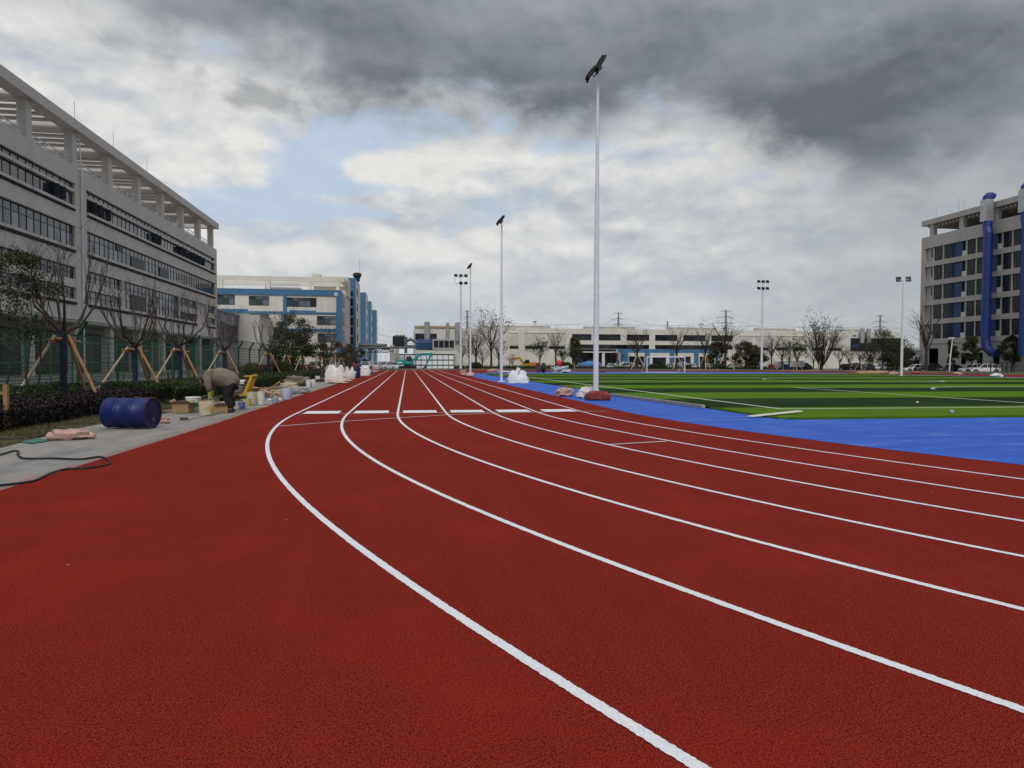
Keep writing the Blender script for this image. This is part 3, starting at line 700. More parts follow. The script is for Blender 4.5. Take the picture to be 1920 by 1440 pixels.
for u0,u1 in ((1068,1108.5),(1122.5,1163),(1175,1216.5),(1228,1269),(1280.5,1322),(1333,1373)):
    window_y(FH,YB-.12,fx(u0),fx(u1),fzz(638),fzz(627),1.6,bars=(fzz(631),),glass=GLASSD)
for u0,u1 in ((1067,1216.5),(1228,1373)):
    window_y(FH,YB-.12,fx(u0),fx(u1),fzz(654),fzz(646.2),1.8,glass=GLASSD)
# dark glazed foyer
window_y(FH,YB-.12,fx(1067),fx(1155),-.30,fzz(655),1.5,bars=(fzz(672),fzz(664)),glass=GLASSD)
s=MB(); s.box(fx(1090),fx(1157),YB-2.2,YB-.13,fzz(661.5),fzz(659.5))
for u in (1128,1157): s.box(fx(u)-.4,fx(u)+.4,YB-2.0,YB-1.2,-.35,fzz(661.5)-.003)
s.build('entrance_canopy',WALLC,FH,world=True)
# blue front with pale portals
s=MB(); s.box(fx(1157.5),fx(1342),YB-1.0,YB-.14,-.35,fzz(654.5)); s.build('blue_front',BLUEW,FH,world=True)
for u0,u1,ud0,ud1 in ((1176,1206,1177,1205),(1216,1252.5,1221,1246),(1262,1298,1267,1292),(1307,1338,1309,1336)):
    s=MB(); s.box(fx(u0),fx(u1),YB-1.14,YB-1.003,-.35,fzz(661.5)); p=s.build('portal',WALLC,FH,world=True)
    window_y(FH,YB-1.21,fx(ud0),fx(ud1),-.33,fzz(668),1.6,bars=(1.9,),glass=GLASSD)
s=MB(); s.box(fx(1378),fx(1400),YB-.7,YB-.36,-.35,fzz(660)); s.build('side_wall',WALLC,FH,world=True)
# right end: dark glazed block with twin chimneys
window_y(FH,YB-.12,fx(1594),x1-1,fzz(656),fzz(630),2.0,bars=(fzz(648),fzz(640)),glass=GLASSD)
for u in (1612,1624): 
    s=MB(); s.tube([(fx(u),YB-.9,fzz(640)),(fx(u),YB-.9,fzz(611))],.75,10); s.build('flue',GALV,FH,world=True)
s=MB(); s.box(fx(1597),fx(1626),YB-.22,YB-.13,fzz(647),fzz(643)); s.build('blue_panel',PANB,FH,world=True)
# number plate on the parapet
s=MB()
for dx in (0,.75):
    s.box(fx(1597.5)+dx,fx(1597.5)+dx+.5,YB-.06,YB-.004,fzz(627),fzz(623.8))
s.build('wall_sign',PANB,FH,world=True)
# rooftop railing and odds
s=MB(); s.tube([(x0,YB+1.3,zr+1.3),(x1,YB+1.3,zr+1.3)],.05,4)
x=x0
while x<x1: s.tube([(x,YB+1.3,zr-.05),(x,YB+1.3,zr+1.3)],.04,4); x+=3.2
s.build('roof_railing',GALV,FH,world=True)
for u in (956,1322):
    s=MB(); q=fx(u); s.tube([(q,YB+3,zr),(q,YB+3,zr+1.6)],.08,5); s.obox((q-.45,YB+3,zr+1.9),1.,.15,.25,0,R(-20)); s.obox((q+.5,YB+3,zr+1.9),1.,.15,.25,0,R(22)); s.build('roof_aerial',FRAME,FH,world=True)
s=MB(); q=fx(1006); s.tube([(q-.3,YB+3,zr),(q-.2,YB+3,zr+2.)],.06,5); s.tube([(q+.35,YB+3,zr),(q+.2,YB+3,zr+2.)],.06,5); s.obox((q,YB+3,zr+2.1),1.1,.12,.3,0,R(-8)); s.build('roof_aerial',FRAME,FH,world=True)
# ---------------------------------------------------------------- plant hall at the left of it
YP=172.
PH=thing('plant_hall','cream plant hall with chimneys, blue shed roof and fan cooler beyond the track','building',(8,YP,-.35))
px=lambda u: XU(u,YP)
pz=lambda v,u=850: ZV(u,v,YP)
s=MB(); s.box(px(778),px(962),YP+6,YP+40,-.35,pz(613)); s.build('wall',WALLC,PH,world=True)
s=MB(); s.box(px(778)-.1,px(870),YP+5.7,YP+5.99,pz(613)+.005,pz(609)); s.box(px(783),px(840),YP+5.6,YP+5.69,pz(611.5),pz(610)); s.build('roof_pipe',M('ochre_pipe',(.45,.34,.17),.6,.1),PH,world=True)
window_y(PH,YP+5.9,px(779),px(821),pz(637),pz(624),1.4,bars=(pz(630),),glass=GLASSD)
for u,w_,vt in ((802,.75,602),(841.5,.45,604),(862,.4,602),(858.5,.4,603)):
    s=MB(); s.tube([(px(u),YP+5.,pz(637)),(px(u),YP+5.,pz(vt))],w_,10); s.build('chimney',GALV,PH,world=True)
s=MB(); s.quad((px(779),YP+.2,pz(643)),(px(812),YP+.2,pz(643)),(px(818),YP+5.5,pz(634)),(px(785),YP+5.5,pz(634))); s.box(px(779),px(812),YP+.3,YP+5.4,pz(653),pz(643.2)); s.build('blue_shed',PANB,PH,world=True)
s=MB(); s.box(px(811),px(852),YP-.5,YP+5,pz(656),pz(636)); cl=s.build('fan_cooler',GALV,PH,world=True)
for i in range(4):
    u0=813.5+i*9.7; s=MB(); s.box(px(u0),px(u0+8.2),YP-.58,YP-.503,pz(652),pz(639)); s.build('louvre',BLACK,PH,world=True)
s=MB(); s.box(px(779),px(853),YP-2.3,YP-.6,pz(664),pz(657.5)); s.build('canopy_slab',WALLC,PH,world=True)
s=MB(); s.box(px(738),px(850),YP-2,YP+4,-.3,pz(665)); gb=s.build('panelled_shed',M('white_sheet_panel',(.80,.83,.86),.5,.05,.6),PH,world=True)
s=MB(); n=11
for i in range(n+1): x=px(738)+(px(850)-px(738))*i/n; s.box(x-.06,x+.06,YP-2.12,YP-2.003,-.3,pz(665))
for z in (pz(665),pz(684.5),pz(675)): s.box(px(738),px(850),YP-2.10,YP-2.004,z-.1,z+.1)
s.build('panel_frame',FRAME,PH,world=True)
# ---------------------------------------------------------------- pipe bridge with tanks
PB=thing('pipe_bridge','grey pipe bridge on a wide concrete pier with a lattice truss and dark tanks','pipe bridge',(0,160,-.35))
qx=lambda u: XU(u,160.); qz=lambda v: ZV(720,v,160.)
s=MB(); s.box(qx(731),qx(739.5),159,162,-.35,qz(647)); s.build('pier',CONC,PB,world=True); s=MB(); s.box(qx(741),qx(748),161,163,-.35,qz(653)); s.build('pier',CONC,PB,world=True)
s=MB(); s.tube([(qx(645),158,qz(653)),(qx(778),158,qz(651.5))],.22,8); s.tube([(qx(672),160,qz(647)),(qx(726),160,qz(648))],.42,8); s.build('pipe',M('dark_grey_pipe',(.10,.105,.115),.5,.2,1.),PB,world=True)
s=MB(); s.box(qx(690),qx(731),159,160.5,qz(655.5),qz(653.5)); s.box(qx(690),qx(731),159,159.4,qz(661.5),qz(660.5))
for i in range(7):
    a=qx(692+i*5.6); b_=qx(697.6+i*5.6); s.tube([(a,159.1,qz(661)),(.5*(a+b_),159.1,qz(655))],.08,4); s.tube([(.5*(a+b_),159.1,qz(655)),(b_,159.1,qz(661))],.08,4)
s.build('truss',FRAME,PB,world=True)
for u,w_ in ((743,.9),(750,.85),(756,.55)):
    s=MB(); s.lathe([(w_,qz(653)),(w_,qz(630)),(w_*.7,qz(628)),(.1,qz(627))],(qx(u),164,0),12); s.tube([(qx(u)+.3,164,qz(629)),(qx(u)+.3,164,qz(625))],.08,5); s.build('tank',FRAME,PB,world=True)
s=MB(); s.tube([(qx(758),163,qz(640)),(qx(770),163,qz(635)),(qx(780),163,qz(640))],.35,8); s.tube([(qx(758),163,qz(648)),(qx(782),163,qz(648))],.25,8); s.box(qx(758),qx(764),161,162.5,qz(662),qz(631)); s.build('ducting',bpy.data.materials['dark_grey_pipe'],PB,world=True)
# ---------------------------------------------------------------- dormitory block on the right
RX=96.9; RY=118.45
def Q(y): return PX(763.4+RX*1289/y,600,RX).y+.55
RB=thing('dormitory_block','tall cream dormitory block with dark windows, blue panels and big blue ducts','building',(RX,RY,-.35))
def ry(u): return PX(u,600,RX).y
Yn=88.
s=MB()
s.box(RX+.9,RX+18,Yn,RY,-.35,22.9)                      # body behind the recessed bays
s.box(RX-.02,RX+.9,RY-.95,RY,-.35,22.9)                 # end pier
s.box(RX,RX+18,Yn,RY+.02,22.9,25.1)
for z0,z1 in ((19.4,20.3),(15.8,16.7),(12.2,13.1),(8.6,9.5),(5.0,5.9)): s.box(RX,RX+.9,Yn,RY-.95,z0,z1)
s.box(RX+.15,RX+.9,Yn,RY-.95,-.35,5.0)
rows=((20.3,22.9),(16.7,19.4),(13.1,15.8),(9.5,12.2),(5.9,8.6))
win=[(Q(a),Q(b)) for a,b in [(126.3,124.35),(124.0,122.2),(118.8,117.1),(116.8,115.1),(111.7,110.1),(109.8,108.2),(104.6,103.0),(102.7,101.0)]]
pan=[(Q(a),Q(b)) for a,b in [(122.0,120.0),(114.9,112.8),(107.8,105.6)]]
nar=[(Q(a),Q(b)) for a,b in [(127.3,126.75),(119.65,119.1),(112.55,112.0)]]
for z0,z1 in rows:
    for y in map(Q,(124.175,116.95,109.95,126.5,119.0,111.85)): s.box(RX+.12,RX+.9,y-.14,y+.14,z0,z1)
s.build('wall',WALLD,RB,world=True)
for z0,z1 in rows:
    for a,b_ in win: window_x(RB,RX+.22,b_,a,z0+.02,z1-.02,-1,.65,bars=(z0+.9,),glass=GLASSD)
    for a,b_ in pan:
        s=MB(); s.box(RX+.30,RX+.5,b_,a,z0,z1); s.box(RX+.18,RX+.3,b_-.05,b_+.05,z0,z1); s.box(RX+.18,RX+.3,a-.05,a+.05,z0,z1); s.build('blue_panel',PANB,RB,world=True)
    for a,b_ in nar:
        s=MB(); s.box(RX+.38,RX+.46,b_,a,z0+.9,z1-.25); s.build('narrow_window',GLASSD,RB,world=True)
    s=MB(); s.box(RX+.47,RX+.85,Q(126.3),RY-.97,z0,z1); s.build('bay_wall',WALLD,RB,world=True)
    for a,b_ in ((Q(119.9),Q(119.0)),(Q(112.7),Q(111.9))):
        s=MB(); s.box(RX+.1,RX+.7,b_,a,z0+.003,z0+.85); s.build('air_unit_ledge',WALLC,RB,world=True)
for a,b_,z1 in ((127.0,124.9,4.1),(119.6,118.6,3.2),(116.3,115.2,3.2),(113.0,111.9,3.2),(109.3,108.3,3.3)):
    a,b_=Q(a),Q(b_); window_x(RB,RX+.12,b_,a,.1 if z1>4 else 1.2,z1,-1,.7,glass=GLASSD)
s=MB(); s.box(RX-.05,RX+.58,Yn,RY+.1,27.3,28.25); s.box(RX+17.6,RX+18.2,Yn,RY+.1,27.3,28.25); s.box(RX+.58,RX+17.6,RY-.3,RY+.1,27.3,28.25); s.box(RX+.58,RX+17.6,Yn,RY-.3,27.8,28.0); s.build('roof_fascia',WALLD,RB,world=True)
for y in map(Q,(127.2,120.4,113.4,106.4,99.6)):
    
    for x in (RX+.2,RX+12): s=MB(); s.box(x,x+.8,y-.45,y+.45,25.1,27.3); s.build('terrace_column',WALLD,RB,world=True)
s=MB(); y=Yn+.5
while y<RY-.3: s.box(RX+.6,RX+17.6,y,y+.20,26.85,27.295); y+=.85
s.build('roof_slats',WALLC,RB,world=True)
def duct(y,r=.72,bot=True,top=28.9):
    d=thing('exhaust_duct','','duct',(RX-1.2,y,5.),group='blue exhaust ducts on the dormitory block')
    s=MB(); pth=[(RX-1.3,y,2.6),(RX-1.3,y,22.2),(RX-1.25,y+.0,22.9),(RX-1.15,y+.35,23.9),(RX-1.1,y+.4,25.0)]
    if bot: pth=[(RX-1.15,y-2.3,3.0),(RX-1.25,y-1.2,3.1),(RX-1.3,y-.3,3.9),(RX-1.3,y,5.2)]+pth[1:]
    P=[]; 
    for a,b_ in zip(pth[:-1],pth[1:]):
        n=max(1,int((Vector(b_)-Vector(a)).length/1.6)); P+=[tuple(Vector(a).lerp(Vector(b_),i/n)) for i in range(n)]
    P.append(pth[-1]); s.tube(P,r,10); s.build('lower_duct',DUCTB,d,world=True)
    for p in P[3:-2]: s=MB(); s.tube([(p[0],p[1],p[2]-.05),(p[0],p[1],p[2]+.05)],r+.04,10); s.build('seam_band',PANB,d,world=True)
    s=MB(); s.box(RX-1.85,RX-.55,y-.15,y+1.15,25.0,top-.3); s.build('silver_section',GALV,d,world=True)
    s=MB(); s.tube([(RX-1.2,y+.5,top-.3),(RX-1.15,y+.5,top+.05),(RX-.9,y+.5,top+.35),(RX-.4,y+.5,top+.45),(RX+.1,y+.5,top+.3)],[.70,.70,.62,.55,.5],10); s.build('elbow',DUCTB,d,world=True)
    return d
d=duct(ry(1851)-1.15); d['label']='blue exhaust duct with an elbow at its foot, nearer the building corner'
d=duct(ry(1924)-1.,bot=False); d['label']='blue exhaust duct cut by the right picture edge'
for y,h in ((Q(126.4),2.2),(Q(121.2),2.6),(Q(120.1),2.2)):
    s=MB(); s.tube([(RX+.4,y,28.2),(RX+.4,y,28.2+h)],.045,4); s.build('lightning_rod',STEEL,RB,world=True)
# ================================================================= GREEN FENCE ON THE LEFT
FNX=-11.0; FT=2.58
fence=thing('mesh_fence','tall green mesh fence with posts bent inward at the top, along the planting','fence',(FNX,40,0))
FY=[6.0+3.2*k for k in range(23)]
for y in FY:
    s=MB(); s.tube([(FNX,y,-.1),(FNX,y,FT-.45),(FNX+.30,y,FT+.05)],.055,8); s.build('post',GREENM,fence,world=True)
for i in range(len(FY)-1):
    y0,y1=FY[i]+.07,FY[i+1]-.07; s=MB()
    n=int((y1-y0)/.07); k=.0115
    for j in range(n+1):
        y=y0+(y1-y0)*j/n; s.quad((FNX,y-k,.05),(FNX,y+k,.05),(FNX,y+k,FT-.45),(FNX,y-k,FT-.45))
        s.quad((FNX,y-k,FT-.45),(FNX,y+k,FT-.45),(FNX+.3,y+k,FT+.04),(FNX+.3,y-k,FT+.04))
    for z in [.06+.19*q for q in range(12)]: s.quad((FNX+.003,y0,z-k),(FNX+.003,y1,z-k),(FNX+.003,y1,z+k),(FNX+.003,y0,z+k))
    for z in (.06,1.1,FT-.46): s.box(FNX-.012,FNX+.012,y0,y1,z-.014,z+.014)
    s.box(FNX+.29,FNX+.31,y0,y1,FT+.03,FT+.055)
    s.build('mesh_panel',GREENM,fence,world=True)
# second, inner court fence of thin posts
f2=thing('court_fence','low dark green inner railing deep in the yard behind the mesh fence','fence',(-19,40,0))
for k in range(26): s=MB(); y=14+2.4*k; s.tube([(-19,y,-.05),(-19,y,2.4)],.04,5); s.build('post',GREENM,f2,world=True)
s=MB()
for z in (.3,1.2,2.35): s.tube([(-19,12,z),(-19,76,z)],.025,4)
s.build('rail',GREENM,f2,world=True)
# yard things seen through the fence
pb=thing('parallel_bars','silver tubular parallel bars standing in the yard behind the fence','exercise bars',(0,0,0))
for dx in (0,.9):
    s=MB(); x0=-14.5-dx
    s.tube([(x0,22.6,-.03),(x0,22.6,1.1),(x0,22.75,1.25),(x0,25.2,1.25),(x0,25.35,1.1),(x0,25.35,-.03)],.05,8)
    s.tube([(x0,22.6,.45),(x0,25.35,.45)],.035,6); s.build('bar',STEEL,pb)
tm=MB().blob((-15.3,19.2,.2),.9,.7,.42,5,amp=.2).build('tarp_mound',M('teal_tarp',(.05,.25,.20),.6,.15,3.,bump=.4),smooth=True)
tag(tm,'teal tarp mound on the yard paving behind the fence, near the left edge','tarp')
# ================================================================= HEDGES AND BEDS
def hedge(name,label,x0,x1,y0,y1,h,n,matl,sz,seed,core,curve=.14):
    t=thing(name,label,'hedge',((x0+x1)/2,(y0+y1)/2,0)); rn=random.Random(seed); s=MB()
    for i in range(n):
        y=y0+(y1-y0)*(rn.random()**1.5); x=rn.uniform(x0,x1)
        hh=h*(1+.16*noise.noise(Vector((x*1.1,y*.8,seed)))+.07*noise.noise(Vector((x*4,y*4,seed))))
        e=min(x-x0,x1-x)/curve; hh*=min(1,.55+.45*e)
        z=hh*(1-abs(rn.gauss(0,.16))) if rn.random()<.6 else rn.uniform(.02,hh)
        if z<.02: z=.03
        if z<hh*.75: x=(x1+abs(rn.gauss(0,.03))-.05) if rn.random()<.75 else x
        s.leaf((x,y,z),sz,rn,.55,.2)
    s.build('foliage',matl,t,world=True)
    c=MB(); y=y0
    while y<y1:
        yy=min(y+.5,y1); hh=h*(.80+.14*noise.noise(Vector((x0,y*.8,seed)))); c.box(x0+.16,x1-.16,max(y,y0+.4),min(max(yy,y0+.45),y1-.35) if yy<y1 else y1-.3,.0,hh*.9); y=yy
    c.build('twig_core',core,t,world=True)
    return t
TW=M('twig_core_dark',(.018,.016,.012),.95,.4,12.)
hedge('purple_shrub_bed','dark purple leaved shrub bed behind the lying blue drum',-8.55,-7.25,8.0,21.5,.52,26000,LEAFP,.065,3,TW)
hedge('clipped_hedge','low green hedge between the purple bed and the foot of the mesh fence',-10.2,-8.6,8.0,22.,.68,22000,LEAFH,.065,4,TW)
hedge('far_hedge','long bright green hedge beyond the bending worker, running to the jumbo bags',-9.2,-7.0,22.2,70.,.62,42000,LEAFH,.075,5,TW)
hedge('red_leaf_hedge','dark red leaved hedge behind the far green hedge',-10.3,-9.25,44.,74.,1.0,9000,LEAFR,.09,6,TW)
def roundbush(name,label,c,r,h,n,matl,seed,sz=.07):
    t=thing(name,label,'bush',c); rn=random.Random(seed); s=MB()
    for i in range(n):
        a=rn.uniform(0,6.28); q=rn.random(); ph=math.acos(1-q*.98); k=1+.05*rn.gauss(0,1)+.07*noise.noise(Vector((math.cos(a)*2,math.sin(a)*2,ph*2+seed)))
        s.leaf((r*k*math.sin(ph)**.8*math.cos(a),r*k*math.sin(ph)**.8*math.sin(a),h*(.03+.97*max(0,math.cos(ph))**.7*k)),sz,rn,.6)
    s.build('foliage',matl,t)
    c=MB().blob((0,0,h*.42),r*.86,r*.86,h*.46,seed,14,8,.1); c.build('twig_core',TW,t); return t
p=PX(472,712,-8.0); ball=roundbush('round_bush','clipped round olive bush beside the green hedge, beyond the yellow machine',(-8.3,PX(473,690,-8.3).y,0),.62,1.15,4200,LEAFY,9,.06)
roundbush('dark_bush','dark unclipped bush under the staked tree left of the red hedge',(-8.4,PX(524,690,-8.4).y,0),.95,1.25,4200,LEAFD,10,.10)
# ================================================================= TREES
def limb(s,p,d,L,r,rn,depth,tips,seg=5,up=.25,wig=.22,n=5,kids=(2,4),ratio=(.45,.75)):
    pts=[Vector(p)]; d=Vector(d).normalized(); rr=[r]; st=L/seg
    for i in range(seg):
        d=(d+Vector((rn.gauss(0,wig),rn.gauss(0,wig),rn.gauss(0,wig*.6)+up))*.5).normalized()
        pts.append(pts[-1]+d*st); rr.append(max(.004,r*(1-.72*(i+1)/seg)))
    s.tube(pts,rr,n,cap=False); tips.append((pts[-1],d)); 
    for q in pts[2:]: tips.append((q,d))
    if depth>0:
        for i in range(rn.randint(*kids)):
            k=rn.uniform(.3,.95)*seg; j=min(int(k),seg-1); q=pts[j].lerp(pts[j+1],k-j)
            dd=(pts[j+1]-pts[j]).normalized(); side=dd.orthogonal().normalized(); side=Matrix.Rotation(rn.uniform(0,6.28),3,dd)@side
            limb(s,q,dd*.75+side*rn.uniform(.5,1.),L*rn.uniform(*ratio),rr[j]*rn.uniform(.45,.65),rn,depth-1,tips,max(3,seg-1),up,wig,max(3,n-1),kids,ratio)
def pollard(seed,th=2.05,H_=4.7,spread=1.2,nl=7,r=.078):
    """newly planted street tree: wrapped trunk, bare candelabra limbs, pole tripod"""
    rn=random.Random(seed); tips=[]
    tr=MB(); tr.tube([(0,0,-.05),(rn.uniform(-.02,.02),0,th*.5),(0,0,th+.05)],[r*1.1,r,r*.95],10)
    s=MB()
    for i in range(nl):
        a=6.283*i/nl+rn.uniform(-.3,.3); sp=spread*rn.uniform(.55,1.05); h0=th-rn.uniform(0,.15)
        top=H_*rn.uniform(.86,1.02)
        P=[Vector((0,0,h0)),Vector((.4*sp*math.cos(a),.4*sp*math.sin(a),h0+.28)),Vector((.72*sp*math.cos(a),.72*sp*math.sin(a),h0+.75)),Vector((.9*sp*math.cos(a+.1),.9*sp*math.sin(a+.1),h0+1.25))]
        for k in range(1,4): P[k]+=Vector((rn.gauss(0,.05),rn.gauss(0,.05),rn.gauss(0,.05)))
        s.tube(P,[r*.55,r*.42,r*.34,r*.27],7,cap=False)
        for b in range(rn.randint(4,6)):
            q=P[-1] if b==0 else P[rn.choice((1,2,2,3))]+Vector((rn.gauss(0,.02),rn.gauss(0,.02),0))
            lean=Vector((math.cos(a)*rn.uniform(-.12,.28)+rn.gauss(0,.1),math.sin(a)*rn.uniform(-.12,.28)+rn.gauss(0,.1),1))
            limb(s,q,lean,(top-q.z)*rn.uniform(.7,1.),r*.17,rn,1,tips,6,.12,.16,5,(2,4),(.3,.55))
    return tr,s,tips
def pollard_thing(label,loc,rz,seed,group,crossh=1.82,cone=1.22,scale=1.,th=2.05):
    t=thing('staked_tree',label,'tree',loc,rz,group)
    tr,s,tips=pollard(seed,th=th)
    tr2=MB(); tr2.tube([(0,0,th-.18),(0,0,th+.06)],[.112,.1],10); tr.build('trunk',WRAP,t,smooth=True); s.build('crown',BARK,t,smooth=True)
    rn=random.Random(seed+5)
    for i,(a,mt_) in enumerate(((200,WOODL),(338,WOODB),(85,WOODB))):
        a=R(a)-rz; s=MB(); b=Vector((cone*math.cos(a),cone*math.sin(a),.02)); e=Vector((.17*math.cos(a),.17*math.sin(a),crossh+.12)); 
        s.tube([b,b.lerp(e,.5)+Vector((rn.gauss(0,.01),rn.gauss(0,.01),0)),e],[.04,.038,.034],8); s.build('stake',mt_,t,smooth=True)
    for k,a in enumerate((0,60,120)):
        a=R(a+10)-rz; d=Vector((math.cos(a),math.sin(a),0)); o_=Vector((-d.y,d.x,0))*.15
        s=MB(); s.tube([o_-d*.36+Vector((0,0,crossh-.05+.04*k)),o_+d*.36+Vector((0,0,crossh-.03+.04*k))],.028,7); s.build('cross_pole',WOODB,t,smooth=True)
    return t
GT='staked bare trees in the planting along the fence'
def tx(u,X=-8.7): return (X,PX(u,660,X).y,0)
# (pixel column, height factor)
for i,(u,lab,seed) in enumerate(((119,'largest and nearest bare staked tree, with a navy wrapped trunk, left of the blue drum',21),(252,'second bare staked tree from the left, directly above the blue drum',22),(337,'third bare staked tree from the left, between the blue drum and the bending worker',23),(420,'fourth bare staked tree, directly behind the bending worker',24),(503,'slim fifth bare staked tree with a white pole, beside the round olive bush',25))):
    t=pollard_thing(lab,tx(u),0.,seed,GT)
    if i==1: t.scale=(1.,1.,.9)
    if i in(2,3): t.scale=(.95,.95,.93)
    if i==4: t.scale=(.9,.9,.95)
WOODL2=WOODL
def leafclump(s,c,r,n,rn,sz,squash=.8):
    c=Vector(c)
    for i in range(n):
        d=Vector((rn.gauss(0,1),rn.gauss(0,1),rn.gauss(0,1))).normalized()*r*(rn.random()**.45); d.z*=squash
        s.leaf(c+d,sz,rn,.45)
def leafy(name,label,cat,loc,Ht,Rw,th,n,matl,seed,trunk=.09,sz=.14,clumps=26,shape='round',group=None,rz=0.,bark=BARKD,multi=1,gap=.3):
    t=thing(name,label,cat,loc,rz,group); rn=random.Random(seed); s=MB(); tips=[]
    for q in range(multi):
        a=rn.uniform(0,6.28); ox=.12*multi*math.cos(a) if multi>1 else 0; oy=.12*multi*math.sin(a) if multi>1 else 0
        lean=.35*(multi>1)
        top=Vector((ox+lean*math.cos(a),oy+lean*math.sin(a),Ht*.8))
        b=Vector((ox,oy,-.05)); P=[b,b.lerp(top,.33)+Vector((rn.gauss(0,.04),rn.gauss(0,.04),0)),b.lerp(top,.66)+Vector((rn.gauss(0,.06),rn.gauss(0,.06),0)),top]
        s.tube(P,[trunk,trunk*.8,trunk*.5,trunk*.15],7)
        for i in range(7):
            k=rn.uniform(max(.25,th/Ht),.95); p=b.lerp(top,k); a2=rn.uniform(0,6.28)
            limb(s,p,(math.cos(a2),math.sin(a2),.6),Rw*rn.uniform(.5,.9),trunk*.35,rn,1,tips,4,.15,.2,4,(1,3))
    s.build('trunk',bark,t,smooth=True)
    f=MB(); cz0=th; 
    for i in range(clumps):
        for _ in range(30):
            h=rn.random(); a=rn.uniform(0,6.28)
            if shape=='round': w=math.sin(math.pi*min(1,max(.02,.12+.88*h)))**.6
            elif shape=='cone': w=(1-h)**.7*.95+.08
            elif shape=='col': w=.85*(1-abs(h-.45))**.4
            else: w=.5+.5*h
            rr=Rw*w*math.sqrt(rn.uniform(.15,1.))*.86
            c=Vector((rr*math.cos(a),rr*math.sin(a),cz0+(Ht-cz0)*(.05+.88*h)))
            if noise.noise(c*.9+Vector((seed,0,0)))>-gap: break
        leafclump(f,c,Rw*rn.uniform(.20,.38),n//clumps,rn,sz)
    f.build('crown',matl,t); return t
# small leafy tree at the left edge, thin stems
leafy('young_tree','small sparse broadleaf tree with thin twin stems at the left picture edge','tree',(-9.2,PX(40,660,-9.2).y,0),4.0,1.05,1.7,2500,LEAFD,31,.03,.085,40,'round',multi=2,bark=BARK,gap=.05)
leafy('young_tree','leafy young tree half outside the left picture edge, nearest of all','tree',(-9.2,PX(-25,660,-9.2).y,0),3.7,.95,1.7,1700,LEAFD,32,.03,.085,30,'round',multi=2,bark=BARK,gap=.05)
# stake stumps at left edge
sp=thing('stake_post','short brown timber post standing in the purple bed at the left edge','post',(-7.35,PX(11,720,-7.35).y,0)); s=MB(); s.box(-.035,.035,-.035,.035,0,.85); s.build('post',WOODB,sp); s=MB(); s.box(-.30,-.036,-.02,.02,.66,.72); s.build('arm',WOODB,sp)
# group further along
t=leafy('evergreen_tree','large dense evergreen tree in front of the blue office block','tree',(-9.4,PX(549,660,-9.4).y,0),5.3,2.1,.9,9000,LEAFD,33,.13,.17,46,'round',gap=.35)
EV=t
def stakes(u,X,h,lab,seed,cone=.8):
    """a slim dark sapling with its pole tripod, seen against the evergreens"""
    y=PX(u,660,X).y; t=thing('staked_sapling',lab,'tree',(X,y,0),0,'staked saplings along the far hedge'); rn=random.Random(seed); s=MB(); tips=[]
    s.tube([(0,0,0),(0,0,h*.6)],[.06,.045],7); s.build('trunk',BARKD,t)
    s=MB()
    for i in range(6):
        a=rn.uniform(0,6.28); limb(s,(0,0,h*.5+.1*i*h*.1),(math.cos(a)*.5,math.sin(a)*.5,1),h*.55,.022,rn,2,tips,5,.2,.15,4)
    s.build('crown',BARKD,t)
    for a,mt_ in ((200,WOODL),(320,WOODB),(90,WOODB)):
        a=R(a); s=MB(); s.tube([(cone*math.cos(a),cone*math.sin(a),0),(.1*math.cos(a),.1*math.sin(a),1.75)],.04,6); s.build('stake',mt_,t)
    s=MB(); s.tube([(-.4,.05,1.6),(.4,.05,1.62)],.03,6); s.build('cross_pole',WOODB,t); return t
stakes(538,-8.3,4.6,'staked sapling with a reddish bare stem in front of the big evergreen',41)
stakes(567,-7.9,3.,'staked sapling with one pale pole against the big evergreen\'s right side',42)
stakes(600,-7.7,3.2,'staked sapling with a leaning pale pole left of the big white bag',43)
stakes(626,-7.6,3.4,'staked sapling with crossed poles right above the big white bag',44)
stakes(640,-7.6,3.2,'staked sapling with an upright pole behind the navy barrel',45)
for i,(u,X,Ht,Rw,mt_,lab,shp) in enumerate(((600,-9.8,3.6,1.7,LEAFD,'dark bushy tree right of the big evergreen, by the fence','round'),(632,-9.6,4.0,1.9,LEAFB,'brownish bushy tree in front of the stair tower','round'),(655,-9.2,4.2,1.9,LEAFB,'olive brown bushy tree at the end of the planting, left of the street lamps','round'),(675,-9.0,3.9,1.8,LEAFD,'low dark tree last in the row before the parked cars','round'))):
    leafy('bushy_tree',lab,'tree',(X,PX(u,660,X).y,0),Ht,Rw,.3,3400,mt_,60+i,.08,.2,26,shp,group='bushy trees at the end of the planting')
for i,(u,X,h) in enumerate(((607,-9.5,6.2),(622,-9.5,6.4))):
    t=thing('bare_tree',('slim bare tree, left of two rising above the bushes before the office block','slim bare tree, right of two rising above the bushes before the office block')[i],'tree',(X,PX(u,660,X).y,0)); rn=random.Random(70+i); s=MB(); tips=[]
    s.tube([(0,0,0),(0,0,h*.6)],[.09,.06],7); s.build('trunk',BARKD,t); s=MB()
    for k in range(6): a=rn.uniform(0,6.28); limb(s,(0,0,h*(.4+.04*k)),(math.cos(a)*.4,math.sin(a)*.4,1),h*.45,.03,rn,2,tips,5,.25,.12,4)
    s.build('crown',BARKD,t)
